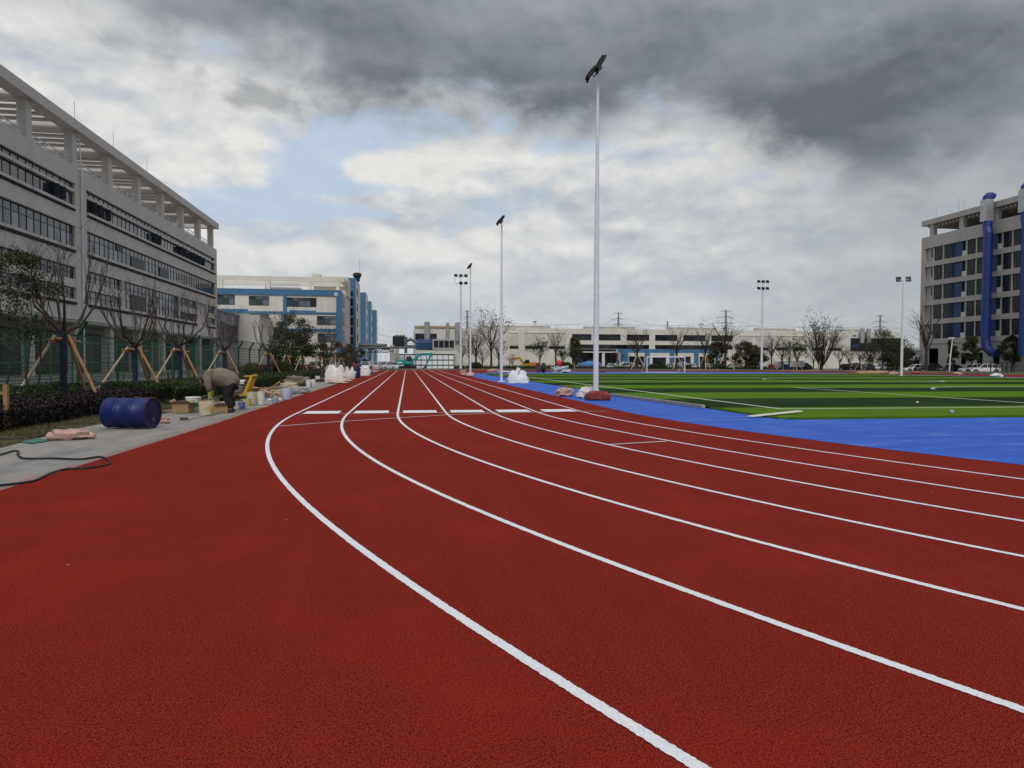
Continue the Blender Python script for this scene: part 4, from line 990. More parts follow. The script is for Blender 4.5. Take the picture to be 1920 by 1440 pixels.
# ---- trees beyond the field
def bare_proto(seed,h,sp,leaf=None,nleaf=0,stems=1,low=.3,sz=.22,kids=(2,4)):
    rn=random.Random(seed); s=MB(); tips=[]; tr=MB()
    if stems==1:
        tr.tube([(0,0,-.1),(.05,0,h*.25),(0,.05,h*.5)],[.17,.14,.10],8)
        for k in range(9):
            a=2.4*k+rn.uniform(-.4,.4); limb(s,(0,0,h*(low+.025*k)),(math.cos(a)*sp,math.sin(a)*sp,1),h*rn.uniform(.42,.62),.075,rn,2,tips,5,.2,.16,4,kids)
    else:
        tr.tube([(0,0,-.1),(0,0,.5)],[.35,.25],8)
        for k in range(stems):
            a=rn.uniform(0,6.28); q=rn.uniform(.05,1)*sp; limb(s,(.12*math.cos(a),.12*math.sin(a),.3),(math.cos(a)*q,math.sin(a)*q,1),h*rn.uniform(.7,1.),.10,rn,2,tips,6,.16,.12,4,kids,(.3,.5))
    f=None
    if nleaf:
        f=MB()
        for i in range(nleaf):
            p,d=rn.choice(tips); f.leaf(p+Vector((rn.gauss(0,.18),rn.gauss(0,.18),rn.gauss(0,.18))),sz,rn,.55)
    return tr,s,f,leaf
def mk(name,label,proto,loc,rz,scale,group,stk=False):
    t=thing(name,label,'tree',loc,rz,group,scale); tr,s,f,lm=proto
    tr.build('trunk',BARKD,t); s.build('crown',BARKD,t)
    if f: f.build('foliage',lm,t)
    if stk:
        for a in (200,320,80):
            a=R(a); q=MB(); q.tube([(1.1*math.cos(a),1.1*math.sin(a),-.1),(.15*math.cos(a),.15*math.sin(a),2.1)],.06,5); q.build('stake',WOODL,t)
    return t
FY_=116.
def fl(u,Y=FY_,z=.1): return (XU(u,Y),Y,z)
def hh(v,Y=FY_,u=1200): return ZV(u,v,Y)-.1
GF='trees on the bank beyond the track'
PA=bare_proto(101,6.4,.55,kids=(2,4)); PBq=bare_proto(102,6.4,.6,LEAFB,800,sz=.18); PCq=bare_proto(103,6.4,.45,LEAFD,1500,sz=.3); PD=bare_proto(104,8.2,.78,LEAFD,1700,stems=36,sz=.25)
A_=mk('bare_tree','bare tree between the two goalpost uprights, left of the goal centre',PA,fl(1268),.4,hh(611)/6.4,GF,True)
B_=mk('sparse_tree','twiggy brown leaved tree nearest right of the middle floodlight pole',PBq,fl(921),1.1,hh(600)/6.4,GF)
C_=mk('leafy_tree','leafy dark young tree right of the orange excavator',PCq,fl(1012),.3,hh(648)/6.4,GF,True)
mk('many_stemmed_tree','broad many stemmed tree with its root ball wrapped navy, right of the six lamp mast',PD,fl(1540,120.),.2,hh(602,120.)/8.2,GF,True)
def cp(proto,u,v,lab,rz,Y=FY_,kx=1.):
    h={'bare_tree':6.4,'sparse_tree':6.4,'leafy_tree':6.4}[proto.name.split('.')[0]]; k=hh(v,Y,u)/h
    return dup(proto,fl(u,Y),rz,lab,(k*kx,k*kx,k),GF)
cp(A_,1042,614,'bare tree with pale stakes above the grey tarp heap',1.7,kx=.8)
cp(A_,1195,615,'bare spreading tree left of the goal, before the blue entrance front',2.2,kx=1.2)
cp(A_,1322,612,'bare tree behind the right goalpost',3.,kx=.9)
cp(A_,1360,600,'tall bare tree right of the goal, with pylon arms above it',4.1,kx=1.15)
cp(A_,866,640,'small bare tree left of the middle floodlight pole',5.)
cp(A_,1447,625,'bare tree just right of the six lamp mast',.9,kx=1.1)
cp(A_,1612,652,'small pale stemmed bare tree left of the twin flues',5.5,kx=1.2)
cp(B_,893,622,'twiggy tree between the two left floodlight masts',2.8,kx=1.2)
cp(B_,905,655,'low twiggy tree behind the third floodlight pole',3.9,kx=1.5)
cp(B_,1466,640,'twiggy brown tree second right of the six lamp mast',.1,kx=1.3)
cp(B_,1635,652,'low twiggy tree before the twin flues',4.4,kx=1.4)
cp(B_,960,668,'low twiggy bush tree behind the orange excavator arm',5.2,kx=1.6)
cp(B_,1575,655,'low twiggy tree right of the many stemmed tree',1.9,kx=1.4)
cp(C_,1075,655,'low leafy tree under the yellowing tree',1.4,kx=1.3)
cp(C_,1495,648,'leafy tree between the six lamp mast and the many stemmed tree',2.6,kx=1.25)
cp(C_,1055,660,'short leafy tree left of the yellowing tree',4.2,kx=1.1)
Y_=fl(1078,118.); leafy('yellowing_tree','yellowing green upright tree left of the large front pole','tree',Y_,hh(628,118.),1.5,2.2,2600,LEAFY,81,.12,.3,24,'col')
for i,(u,v,Rw,mt_,lab,Y) in enumerate(((1345,640,2.2,LEAFB,'dense olive brown tree right beside the goal\'s right post',118),(1398,640,2.5,LEAFB,'dense brownish tree left of the six lamp mast',118),(1415,648,2.,LEAFD,'dense dark tree directly behind the six lamp mast',120),(1655,618,4.2,LEAFD,'wide dark evergreen before the dark glazed end of the hall',119),(1682,640,3.,LEAFB,'wide brown leaved tree left of the right floodlight pole',118),(1708,648,2.4,LEAFD,'dark tree between the right floodlight pole and the dormitory corner',121))):
    leafy('dense_tree',lab,'tree',fl(u,Y),hh(v,Y,u),Rw*1.15,.3,5200,mt_,90+i,.12,.30,38,'round',group='dense trees on the bank beyond the track')
for i,(u,v,k,lab) in enumerate(((935,640,1.3,'twiggy tree just left of the second floodlight pole'),(880,632,1.2,'twiggy tree just right of the third floodlight pole'),(1160,662,1.6,'low twiggy growth before the dark glazed foyer'),(1428,655,1.5,'low twiggy tree at the foot of the six lamp mast beyond the field'),(1480,655,1.5,'low twiggy tree before the grey box truck'),(1525,660,1.6,'low twiggy growth left under the many stemmed tree'),(1592,655,1.5,'low twiggy tree right of the largest ball bush'),(1630,645,1.3,'twiggy tree before the dark glazing, under the right flue'),(1665,655,1.7,'low twiggy tree under the wide dark evergreen'),(1695,650,1.5,'twiggy tree directly behind the right floodlight pole'),(1720,660,1.4,'low twiggy tree beside the dormitory corner'))): cp(B_,u,v,lab,i*.9,118.+i%3,k)
# right, before the dormitory
t=mk('bare_tree','tall bare tree standing before the dormitory corner',bare_proto(107,6.4,.42),(XU(1737,97.),97.,-.3),1.2,(ZV(1737,585,97.)+.3)/6.4,None)
leafy('columnar_evergreen','columnar dark evergreen beside a white lamp post before the dormitory','tree',(XU(1786,100.),100.,-.3),ZV(1786,636,100.)+.3,1.15,.8,4600,LEAFD,111,.1,.26,34,'col',gap=.6)
leafy('round_evergreen','round headed evergreen left of the blue duct foot','tree',(XU(1822,101.),101.,-.3),ZV(1822,628,101.)+.3,1.55,2.0,6000,LEAFD,112,.13,.26,40,'round',gap=.6)
leafy('round_evergreen','round headed evergreen at the right picture edge, above the fence','tree',(XU(1897,97.),97.,-.3),ZV(1897,628,97.)+.3,1.9,1.9,6500,LEAFD,113,.13,.26,42,'round',gap=.6)
# clipped dark balls on the bank
bp0=None
for i,(u,v,lab) in enumerate(((893,680,'clipped dark ball bush by the third floodlight pole'),(1061,680,'clipped dark ball bush right of the grey tarp heap'),(1226,683,'clipped dark ball bush behind the left goalpost'),(1243,684,'small clipped ball bush inside the goal opening, left'),(1290,685,'clipped ball bush behind the right goalpost'),(1352,683,'clipped dark ball bush right of the goal, under the tall bare tree'),(1585,683,'largest clipped dark ball bush, right of the many stemmed tree'),(1515,685,'clipped ball bush left of the many stemmed tree'))):
    loc=fl(u,113.,.15); h=max(.7,ZV(u,v,113.)-.1)
    if bp0 is None: bp0=roundbush('ball_bush',lab,loc,.95,h,1500,LEAFD,120,.16); bp0['group']='clipped ball bushes on the bank'; b0h=h
    else: dup(bp0,loc,i*1.3,lab,h/b0h)
# low hedge along the back of the bank
hm=MB(); rn=random.Random(5)
for i in range(16000):
    x=rn.uniform(8,66); y=117.5+rn.gauss(0,.5); z=.15+abs(rn.gauss(0,.30))*(.8+.5*noise.noise(Vector((x*.3,0,0)))); hm.leaf((x,y,z),.24,rn,.6)
o=hm.build('ground_cover_shrubs',LEAFD); struct(o,'stuff')
# ================================================================= FLOODLIGHTS
LAMPB=M('black_lamp_housing',(.006,.0065,.008),.6,.15,4.)
LENS=M('lamp_lens',(.30,.31,.32),.2,.05,2.,spec=.6)
def lamp(mt,parent,name='lamp_head',w_=.62,d_=.46):
    s=MB(); k=len(s.v); s.box(-w_/2,w_/2,-d_/2,d_/2,0,.07)
    for i in range(7): x=-w_/2+.06+i*(w_-.12)/6; s.box(x-.012,x+.012,-d_/2+.03,d_/2-.03,.07,.15)
    s.box(-.12,.12,-.12,.12,.07,.17)
    s.v=[tuple(mt@Vector(v)) for v in s.v]; o=s.build(name,LAMPB,parent)
    g=MB(); g.box(-w_/2+.04,w_/2-.04,-d_/2+.04,d_/2-.04,-.012,-.001); g.v=[tuple(mt@Vector(v)) for v in g.v]; g.build('lens',LENS,o); return o
def flood(label,loc,h,face=1,rb=.097,group='two lamp floodlight poles'):
    t=thing('floodlight_pole',label,'floodlight',loc,0,group)
    s=MB(); s.lathe([(rb,0),(rb*.97,h*.33)],n=18); s.lathe([(rb*1.03,h*.33),(rb*1.03,h*.33+.05)],n=18); s.lathe([(rb*.93,h*.33+.05),(rb*.72,h*.68)],n=18); s.lathe([(rb*.68,h*.68+.002),(rb*.48,h)],n=18); s.build('pole',METALW,t,smooth=True)
    s=MB(); s.box(-.24,.24,-.24,.24,0,.03)
    for a in range(4): q=R(45+90*a); s.lathe([(.025,.03),(.025,.08)],(.24*math.cos(q),.24*math.sin(q),0),6)
    s.build('base_plate',METALW,t)
    s=MB(); s.lathe([(rb*.48,h-.34),(rb*.48,h-.30),(rb*.38,h-.29)],n=14); s.lathe([(rb*.45,h),(rb*.36,h+.18)],n=14)
    ax=Vector((.10,-.99,0)) if face>0 else Vector((.78,-.62,0)); c0=Vector((0,0,h+.26)); s.build('collar',METALW,t); s=MB(); s.tube([Vector((0,0,h+.1)),c0],.04,8); s.tube([c0-ax*.40,c0+ax*.40],.035,6); s.build('bracket',METALW,t)
    for k in (-1,1):
        mt=Matrix.Translation(c0+ax*.42*k)@Matrix.Rotation(R(-6 if face>0 else 42),4,'Z')@Matrix.Rotation(R(-(56+5*k)*face),4,'Y')@Matrix.Translation((.04*face,0,.05))@Matrix.Rotation(R(90),4,'Z')
        lamp(mt,t,'lamp_head',.46,.52)
    return t
p=G(1117,749); h1=PY(1118,146,p.y).z
# each pair of lamps leans over the pitch (+x)
def floodx(label,u,v,vt,rb=.097):
    p=G(u,v); h=PY(u,vt,p.y).z; return flood(label,(p.x,p.y,0),h,1,rb)
floodx('tallest looking front floodlight pole with sandbags at its foot',1117,749,149)
floodx('second floodlight pole, beside the white jumbo bag on the blue apron',940,716,424)
floodx('third floodlight pole, with small bags at its foot at the apron tip',882,703.5,506)
p=G(1690,705.5); h=PY(1694,530,p.y).z; t=flood('floodlight pole on the far right side of the pitch',(p.x,p.y,0),h,-1,.125)
def mast(label,u,v,vt,Y):
    z0=.1; x=XU(u,Y); h=ZV(u,vt,Y)-z0; t=thing('lamp_mast',label,'floodlight',(x,Y,z0),0,'six lamp masts beyond the track')
    s=MB(); s.lathe([(.22,0),(.12,h)],n=12); s.build('pole',METALW,t,smooth=True)
    s=MB()
    for z in (h-.05,h+1.15): s.tube([(-1.0,0,z),(1.0,0,z)],.05,6)
    for q in (-1.,1.): s.tube([(q,0,h-.05),(q,0,h+1.15)],.04,5)
    s.tube([(0,0,h-.3),(0,0,h+1.15)],.06,6); s.build('lamp_frame',METALW,t)
    for z in (h+.0,h+1.2):
        for q in (-.82,0,.82):
            if u<900 and q<-.5 and z<h+.5: continue
            mt=Matrix.Translation((q,-.15,z))@Matrix.Rotation(R(62),4,'X'); lamp(mt,t,'lamp_head',.56,.50)
    return t
mast('six lamp mast beyond the track, left of the floodlight poles',864,694,531,113.)
mast('six lamp mast beyond the field, between the goal and the dormitory block',1428,692,541,114.)
# street lamps by the office block
LP=None
for i,(u,v0,v1,Y,lab) in enumerate(((699,690,655,118.,'street lamp nearest the planting, left of three'),(713,690,659,132.,'middle street lamp of the three by the wings'),(723,690,661,146.,'street lamp farthest right of the three by the wings'))):
    x=XU(u,Y); h=ZV(u,v1,Y)+.35
    t=thing('street_lamp',lab,'street lamp',(x,Y,-.35),0,'street lamps at the far end of the path'); s=MB(); s.tube([(0,0,0),(0,0,h*.75),(.15,0,h*.93),(.55,0,h),(1.,0,h+.03)],[.07,.06,.05,.045,.04],7); s.build('post',METALW,t); s=MB(); s.obox((1.2,0,h+.02),.6,.22,.09); s.build('lamp_head',METALW,t)
t=thing('lamp_post','white lamp post beside the columnar evergreen','street lamp',(XU(1785,99.),99.,-.3)); s=MB(); h=ZV(1785,635,99.)+.3; s.tube([(-.45,0,0),(-.35,0,h*.4),(0,0,h)],[.10,.09,.07],8); s.build('post',METALW,t); s=MB(); s.obox((-.25,0,h+.1),.9,.35,.18); s.build('lamp_head',METALW,t)
# ================================================================= PYLONS
def pylon(label,u,v,Y,arms=3,w_=9.):
    x=XU(u,Y); h=ZV(u,v,Y)+.3; t=thing('power_pylon',label,'pylon',(x,Y,-.3),0,'power pylons behind the factory hall'); s=MB(); s.lathe([(1.3,0),(.55,h)],n=8); s.build('mast',GALVP,t); s=MB()
    for k in range(arms):
        z=h-.3-k*h*.105; ww=w_*(.62 if k==0 else 1.-.05*(k-1)); s.tube([(-ww/2,0,z-.7*(k>0)),(0,0,z+.5),(ww/2,0,z-.7*(k>0))],[.14,.32,.14],5)
    s.build('cross_arm',GALVP,t); return Vector((x,Y,h))
GALVP=M('weathered_pylon_steel',(.22,.235,.25),.7,.05,1.)
a=pylon('power pylon seen above the hall left of the tall bare tree, largest of them',1360,583,430.,4,13.)
b_=pylon('power pylon above the hall, just right of the front floodlight pole',1159,587,480.,3,12.)
c_=pylon('power pylon behind the third floodlight pole',876,583,470.,4,6.)
d_=pylon('power pylon above the dark evergreen near the dormitory block',1649,592,470.,3,13.)
pylon('thin small pylon on the horizon between the two large ones',1251,603,520.,1,3.)
wl=MB()
P=[c_,b_,a,d_]
P=[Vector((XU(690,500),500,c_.z-8))]+P+[Vector((XU(1900,470),470,d_.z-4))]
for p,q in zip(P[:-1],P[1:]):
    for dz,dx in ((-1.,0),(-5.,-3.),(-5.,3.),(-9.,-3.),(-9.,3.)):
        wl.tube([p.lerp(q,k/8)+Vector((0,dx,dz-9*(1-(2*k/8-1)**2))) for k in range(9)],.055,3,False)
o=wl.build('power_line',GALVP); tag(o,'thin sagging power wires strung between the pylons','power line')
# ================================================================= GOAL
p=G(1213,699.6); gx0=p.x; GYY=p.y; gx1=XU(1284,GYY); gh=PY(1250,669.5,GYY).z
t=thing('football_goal','white football goal at the far end of the striped pitch','goal',((gx0+gx1)/2,GYY,0))
for x in (gx0,gx1):
    s=MB(); s.tube([(x,GYY,.035),(x,GYY,gh)],.07,8); s.build('goalpost',WHITEP,t,world=True)
    s=MB(); s.tube([(x,GYY,gh-.02),(x,GYY+.6,gh-.1),(x-.1,GYY+1.7,.08)],.03,6); s.tube([(x,GYY,.07),(x,GYY+1.7,.07)],.03,6); s.build('side_stay',WHITEP,t,world=True)
s=MB(); s.tube([(gx0,GYY,gh),(gx1,GYY,gh)],.07,8); s.build('crossbar',WHITEP,t,world=True)
s=MB(); s.tube([(gx0,GYY+1.7,.07),(gx1,GYY+1.7,.07)],.04,6); s.build('ground_bar',WHITEP,t,world=True)
# ================================================================= SITE THINGS ON THE LEFT
# blue drum lying on its side
a_=G(195,803.5); b_=G(296,806); c=(Vector((a_.x,a_.y,0))+Vector((b_.x,b_.y,0)))/2
rd=.285; L=.88
t=thing('oil_drum','blue steel drum lying on its side on the concrete path','drum',(c.x-.07,c.y+.22,rd+.012),R(-13))
DR=M('blue_drum_paint',(.004,.013,.105),.45,.15,3.,spec=.35,stain=((.03,.02,.05),.35))
mt=Matrix.Rotation(R(90),4,'Y')
prof=[(rd-.02,-L/2+.008),(rd-.018,-L/2),(rd+.006,-L/2),(rd+.006,-L/2+.02),(rd-.004,-L/2+.03)]
for z in (-.16,.14):
    for dz in (-.03,0,.03): prof+=[(rd-.004,z+dz-.010),(rd+.004,z+dz),(rd-.004,z+dz+.010)]
prof+=[(rd-.004,L/2-.03),(rd+.006,L/2-.02)]
s=MB(); s.lathe(prof,n=40,mt=mt,cap=False); s.build('shell',DR,t,smooth=True)
s=MB(); s.lathe([(rd-.012,-L/2+.012),(.001,-L/2+.012)],n=40,mt=mt,cap=False); s.build('drum_bottom',DR,t); s=MB(); s.lathe([(rd-.012,L/2-.016),(rd-.05,L/2-.020),(.001,L/2-.020)],n=40,mt=mt,cap=False); s.build('lid',M('blue_drum_lid',(.008,.009,.07),.4,.15,5.,stain=((.06,.025,.03),.7)),t)
s=MB(); s.lathe([(rd-.014,L/2-.018),(rd+.007,L/2-.012),(rd+.008,L/2),(rd-.012,L/2+.001)],n=40,mt=mt,cap=False); s.build('rim',M('worn_rim',(.05,.035,.045),.5,.4,9.),t,smooth=True)
s=MB(); s.lathe([(.035,L/2-.018),(.035,L/2-.006),(.001,L/2-.006)],(0,.03,-.12),16,mt); s.build('bung',RUST,t)
s=MB(); s.tube([(.10,-.03,rd-.002),(.13,-.05,rd+.012),(.16,.0,rd+.004)],.02,6); s.obox((.27,.02,rd+.008),.34,.03,.012,R(4)); s.build('rust_drip',RUST,t)
# hose
def cr(u,v): p=G(u,v,.012); return p
def spl(pts,n=10):
    out=[]
    for i in range(len(pts)-1):
        p0,p1,p2,p3=pts[max(i-1,0)],pts[i],pts[i+1],pts[min(i+2,len(pts)-1)]
        for k in range(n):
            q=k/n; out.append(.5*((2*p1)+(p2-p0)*q+(2*p0-5*p1+4*p2-p3)*q*q+(3*p1-p0-3*p2+p3)*q**3))
    out.append(pts[-1]); return out
cp_=lambda x,y:cr(x/4.571,680+y/4.571)
RUB=M('black_rubber',(.014,.014,.015),.5,.2,20.)
s=MB(); s.tube(spl([cp_(-260,850),cp_(0,787),cp_(110,757),cp_(158,760),cp_(152,788),cp_(215,820),cp_(450,819),cp_(690,826),cp_(850,806),cp_(925,832),cp_(942,862),cp_(860,886),cp_(720,905),cp_(580,910),cp_(440,945),cp_(300,1008),cp_(170,1032),cp_(0,1050),cp_(-200,1075)]),.013,8)
o=s.build('hose',RUB,smooth=True); tag(o,'black hose looping from the left edge onto the red track','hose')
s=MB(); s.tube(spl([cp_(-100,652),cp_(150,650),cp_(330,632),cp_(430,606),cp_(520,600)]),.009,6); s.tube(spl([cp_(400,540),cp_(500,560),cp_(600,577),cp_(690,590)]),.009,6)
o=s.build('cable',RUB,smooth=True); tag(o,'thin black cable on the moss beside the pink sack','cable')
for u,vb,vt,X,lab in ((449,716,699,-7.3,'thin black garden post behind the yellow machine'),(494,722,695,-6.7,'thin black garden post in front of the round olive bush'),(534,708,693,-6.9,'thin black garden post beside the fifth staked tree'),(316,742,700,-7.3,'black garden post between the drum and the open cardboard box'),(209,745,716,-7.4,'black garden post right behind the blue drum')):
    y=PX(u,vb,X).y; z=PX(u,vt,X).z; s=MB(); s.tube([(0,0,-.05),(0,0,z)],.022,6); s.tube([(0,0,z),(0,0,z+.03)],.028,6); o=s.build('garden_post',BLACK); o.location=(X,y,0); tag(o,lab,'post','black garden posts in the hedges')
# sacks and sheets
def sack(name,label,u,v,sx,sy,sz,mat,seed,rz=0.,cat='sack',group=None,amp=.3,z=0.,pw=.8,tail=False):
    p=G(u,v); t=MB().blob((0,0,sz*.75),sx,sy,sz,seed,28,14,amp,2.2,pw)
    if tail: t.blob((sx*1.05,0,sz*.5),.08,.07,.06,seed+1,12,8,.4,2.)
    o=t.build(name,mat,smooth=True); o.location=(p.x,p.y+sy*.8,z); o.rotation_euler=(0,0,rz); tag(o,label,cat,group); return o
sack('plastic_sack','pink plastic sack lying on the path left of the blue drum',122,825,.31,.17,.095,BAGP,3,R(6),amp=.36,tail=True)
s=MB(); q=[G(34,829),G(60,832),G(96,826.5),G(70,822)]; o=MB().poly([(p.x,p.y,.008) for p in q]).poly([(p.x,p.y,.002) for p in reversed(q)]).build('teal_sheet',M('teal_sheet',(.05,.17,.13),.7,.2,8.)); tag(o,'flat faded teal sheet on the verge beside the pink sack','sheet')
sack('pink_rag','crumpled pink plastic scrap at the right end of the blue drum',304,794,.12,.1,.07,BAGP,8,amp=.5)
# ---- cardboard boxes
def carton(label,u0,u1,vb,vt,seed,rz,fill=None,dark=False):
    p=G((u0+u1)/2,vb); k=p.y/F; W=(u1-u0)*k*.92; Hh=(vb-vt)*k*.82
    t=thing('cardboard_box',label,'box',(p.x,p.y+W*.35,0),rz); s=MB(); w2,d2=W/2,W*.36
    for a in ((-w2,-w2+.008,-d2,d2),(w2-.008,w2,-d2,d2),(-w2+.008,w2-.008,-d2,-d2+.008),(-w2+.008,w2-.008,d2-.008,d2)): s.box(*a,.004,Hh)
    s.box(-w2+.008,w2-.008,-d2+.008,d2-.008,.004,.012); s.build('carton',CARD,t)
    rn=random.Random(seed)
    for sx_,sy_,L_ in ((-1,0,d2*2),(1,0,d2*2),(0,-1,w2*2),(0,1,w2*2)):
        f=MB(); ln=W*.3; an=rn.uniform(.2,1.0)
        if sx_: a=[(sx_*w2,-d2,Hh),(sx_*w2,d2,Hh),(sx_*(w2+ln*math.cos(an)),d2*.95,Hh+ln*math.sin(an)*rn.choice((1,-.4))),(sx_*(w2+ln*math.cos(an)),-d2*.95,Hh+ln*math.sin(an)*.4)]
        else: a=[(-w2,sy_*d2,Hh),(w2,sy_*d2,Hh),(w2*.95,sy_*(d2+ln*math.cos(an)),Hh+ln*math.sin(an)*.5),(-w2*.95,sy_*(d2+ln*math.cos(an)),Hh+ln*math.sin(an)*.4)]
        b=[(x,y,z-.006) for x,y,z in reversed(a)]; f.poly(a).poly(b); f.build('flap',CARD,t)
    if fill: s=MB().blob((0,0,Hh*.95),w2*.8,d2*.8,Hh*.28,seed,18,10,.5,2.2,flat=False); s.build('contents',fill,t,smooth=True)
    return t
BROWN=M('brown_sacking',(.085,.06,.045),.9,.3,9.,bump=.5)
carton('open cardboard box with dark sacking on top, nearest the blue drum',324,355,774.5,753,2,R(-8),BROWN)
carton('cardboard box in front of the bending worker\'s legs',399,426,774,757,3,R(4),BROWN)
# ---- buckets
def splat(name,base,s1,s2,amt=.5):
    m,nb,b=newmat(name); co=nb.n('ShaderNodeTexCoord').outputs['Object']; v=nb.vmath('MULTIPLY',co,(1,1,.35))
    n1=nb.noise(v,9.,4,.6,.5); n2=nb.noise(nb.vmath('ADD',v,(4,2,1)),6.,5,.65,.3)
    c=nb.mix(nb.smooth(n1,.52,.6,0,amt),c4(base),c4(s1)); c=nb.mix(nb.smooth(n2,.56,.64,0,amt),c,c4(s2)); nb.put(b.inputs['Base Color'],c); b.inputs['Roughness'].default_value=.45; return m
SP1=splat('splattered_cream_plastic',(.62,.60,.47),(.55,.36,.05),(.60,.42,.38),.85); SP2=splat('stained_cream_plastic',(.55,.56,.44),(.45,.40,.12),(.40,.44,.30),.7); SP3=splat('yellow_stained_plastic',(.50,.46,.20),(.52,.26,.03),(.32,.30,.08),.8)
WB=splat('white_bucket_plastic',(.70,.70,.69),(.60,.60,.58),(.62,.62,.55),.5); LB=splat('pale_blue_plastic',(.50,.60,.74),(.42,.50,.66),(.6,.66,.74),.6)
CANB=splat('blue_tin',(.08,.12,.40),(.45,.48,.6),(.02,.03,.06),.9); CANW=splat('pale_tin',(.35,.40,.52),(.20,.22,.34),(.5,.5,.55),.8)
def bucket(label,u0,u1,vb,vt,mat,lid=None,handle=True,group=None,taper=.88,dz=0.,band=None,cat='bucket',dy=0.):
    p=G((u0+u1)/2,vb); d=p.y; k=d/F; r=(u1-u0)*k/2; Hh=(vb-vt)*k*.93
    t=thing('paint_bucket' if cat=='bucket' else 'paint_tin',label,cat,(p.x,d+r+dy,dz),rnd.uniform(0,6),group); s=MB(); rb=r*taper
    s.lathe([(rb*.96,.002),(rb,.01),(r*.965,Hh*.82),(r*1.0,Hh*.825),(r*1.0,Hh*.85),(r*.975,Hh*.855),(r*.985,Hh*.98),(r*1.02,Hh*.985),(r*1.02,Hh),(r*.96,Hh),(r*.93,Hh*.7),(rb*.93,Hh*.3),(.001,Hh*.3)],n=26,cap=False); s.build('body',mat,t,smooth=True)
    if lid: s=MB(); s.lathe([(r*1.05,Hh*.93),(r*1.06,Hh*1.0),(r*1.0,Hh*1.03),(.001,Hh*1.03)],n=26,cap=False); s.build('lid',lid,t)
    if handle:
        s=MB(); a0=1.2; s.tube([(r*1.01*math.cos(a),r*1.01*math.sin(a)*.96,Hh*.86+.10*r*math.sin(q)) for a,q in [(a0+math.pi*i/12,math.pi*i/12) for i in range(13)]] if handle=='down' else [(r*math.cos(math.pi*i/12),0,Hh*.9+r*.9*math.sin(math.pi*i/12)) for i in range(13)],.006,5); s.build('handle',STEEL if handle!='white' else WHITEP,t)
    if band: s=MB(); s.lathe([(r*.93,Hh*.32),(r*.975,Hh*.66)],n=26,cap=False); s.build('label',band,t,smooth=True)
    return t
GRL=M('green_label',(.04,.20,.05),.5,.1)
bucket('white lidded bucket with a green label behind the open cardboard box',346,371,772.5,745,WHITEP,WHITEP,False,band=GRL)
bucket('large cream bucket splattered with yellow and pink paint, in front of the worker\'s gloves',369.5,397,779.5,752,SP1,None,True)
bucket('small dirty yellow bucket, shortest in the cluster by the yellow machine',453,469,761.5,748,SP3,None,False)
bucket('cream stained bucket in the middle of the cluster by the yellow machine',459.5,480,760,735,SP2,None,'down',dy=.08)
bucket('white bucket at the right of the cluster by the yellow machine',480.5,494.5,759.5,734,WB,None,'down',dy=.02)
bucket('pale blue bucket standing alone beside the plank pile',528,546,749.5,727,LB,None,'down')
bucket('white bucket, left of a touching pair by the grey sack',573,582.5,726.5,711.5,WB,None,False)
bucket('white bucket, right of a touching pair by the grey sack',581.5,591,726,711,WB,None,False)
bucket('white bucket with grey marks standing behind the dark board tray',590,599.5,714.5,704.5,splat('marked_white_plastic',(.68,.66,.66),(.35,.34,.36),(.5,.5,.5),.6),None,False)
bucket('small blue paint tin in front of the yellow bucket',445.5,458,766.5,754,CANB,None,False,cat='tin')
bucket('small pale tin with a white handle between two white lumps',509,520,756,745.5,CANW,None,'white',cat='tin')
bucket('bright blue bucket far along the path near the track edge',691.5,699.5,701.5,696,M('bright_blue_plastic',(.03,.16,.50),.4,.1),None,False)
for i,(u,v) in enumerate(((505,751.5),(525,750.5))): sack('foam_lump',('white foam lump left of the small pale tin','white foam lump right of the small pale tin')[i],u,v,.055,.05,.035,WHITEP,20+i,amp=.3,cat='foam',group='white foam lumps by the tin')
# broom lying by the splattered bucket
p=G(348,787.5); q=G(400,777.5)
t=thing('broom','paint broom with a brown brush head lying before the splattered bucket','broom',(0,0,0)); s=MB(); s.tube([(p.x,p.y,.03),(q.x,q.y,.02)],.015,6); s.build('handle',WOODL,t); s=MB(); s.obox((p.x-.03,p.y-.01,.03),.16,.08,.05,R(20)); s.build('brush_head',BROWN,t)
s=MB(); p=G(312,771); s.obox((p.x,p.y,.012),.30,.34,.01,R(12)); o=s.build('cardboard_sheet',CARD); tag(o,'flat cardboard sheet on the verge between the drum and the open box','cardboard')
p=G(322,758); o=MB().blob((0,0,.05),.16,.10,.08,4,14,8,.4).build('black_bag',BLACK,smooth=True); o.location=(p.x-.1,p.y+.2,0); tag(o,'small crumpled black bag behind the open cardboard box','bag')
# dark debris behind the worker and thin boards
s=MB(); rn=random.Random(12)
base=G(438,752)
for i in range(34): s.obox((base.x-.1+rn.gauss(0,.22),base.y+.45+rn.gauss(0,.2),.04+abs(rn.gauss(0,.07))),rn.uniform(.15,.6),rn.uniform(.03,.09),rn.uniform(.02,.05),rn.uniform(0,3.1),rn.gauss(0,.25),rn.gauss(0,.3))
o=s.build('scrap_pile',M('burnt_scrap',(.045,.03,.024),.9,.5,6.,island=.5)); tag(o,'dark pile of scrap behind the bending worker','scrap pile')
t=thing('plank_pile','untidy pile of pale and brown planks beyond the yellow machine','planks',(0,0,0)); rn=random.Random(14)
for i in range(24):
    f=rn.random(); b=G(480+44*f,746-3*f); s=MB(); s.obox((b.x-.15+rn.gauss(0,.15),b.y+.5+rn.gauss(0,.4),.05+rn.random()*.28),rn.uniform(.6,1.3),rn.uniform(.05,.12),.025,R(rn.uniform(-70,10)),rn.gauss(0,.22),rn.gauss(0,.15)); s.build('plank',PLANK if rn.random()<.65 else WOODB,t)
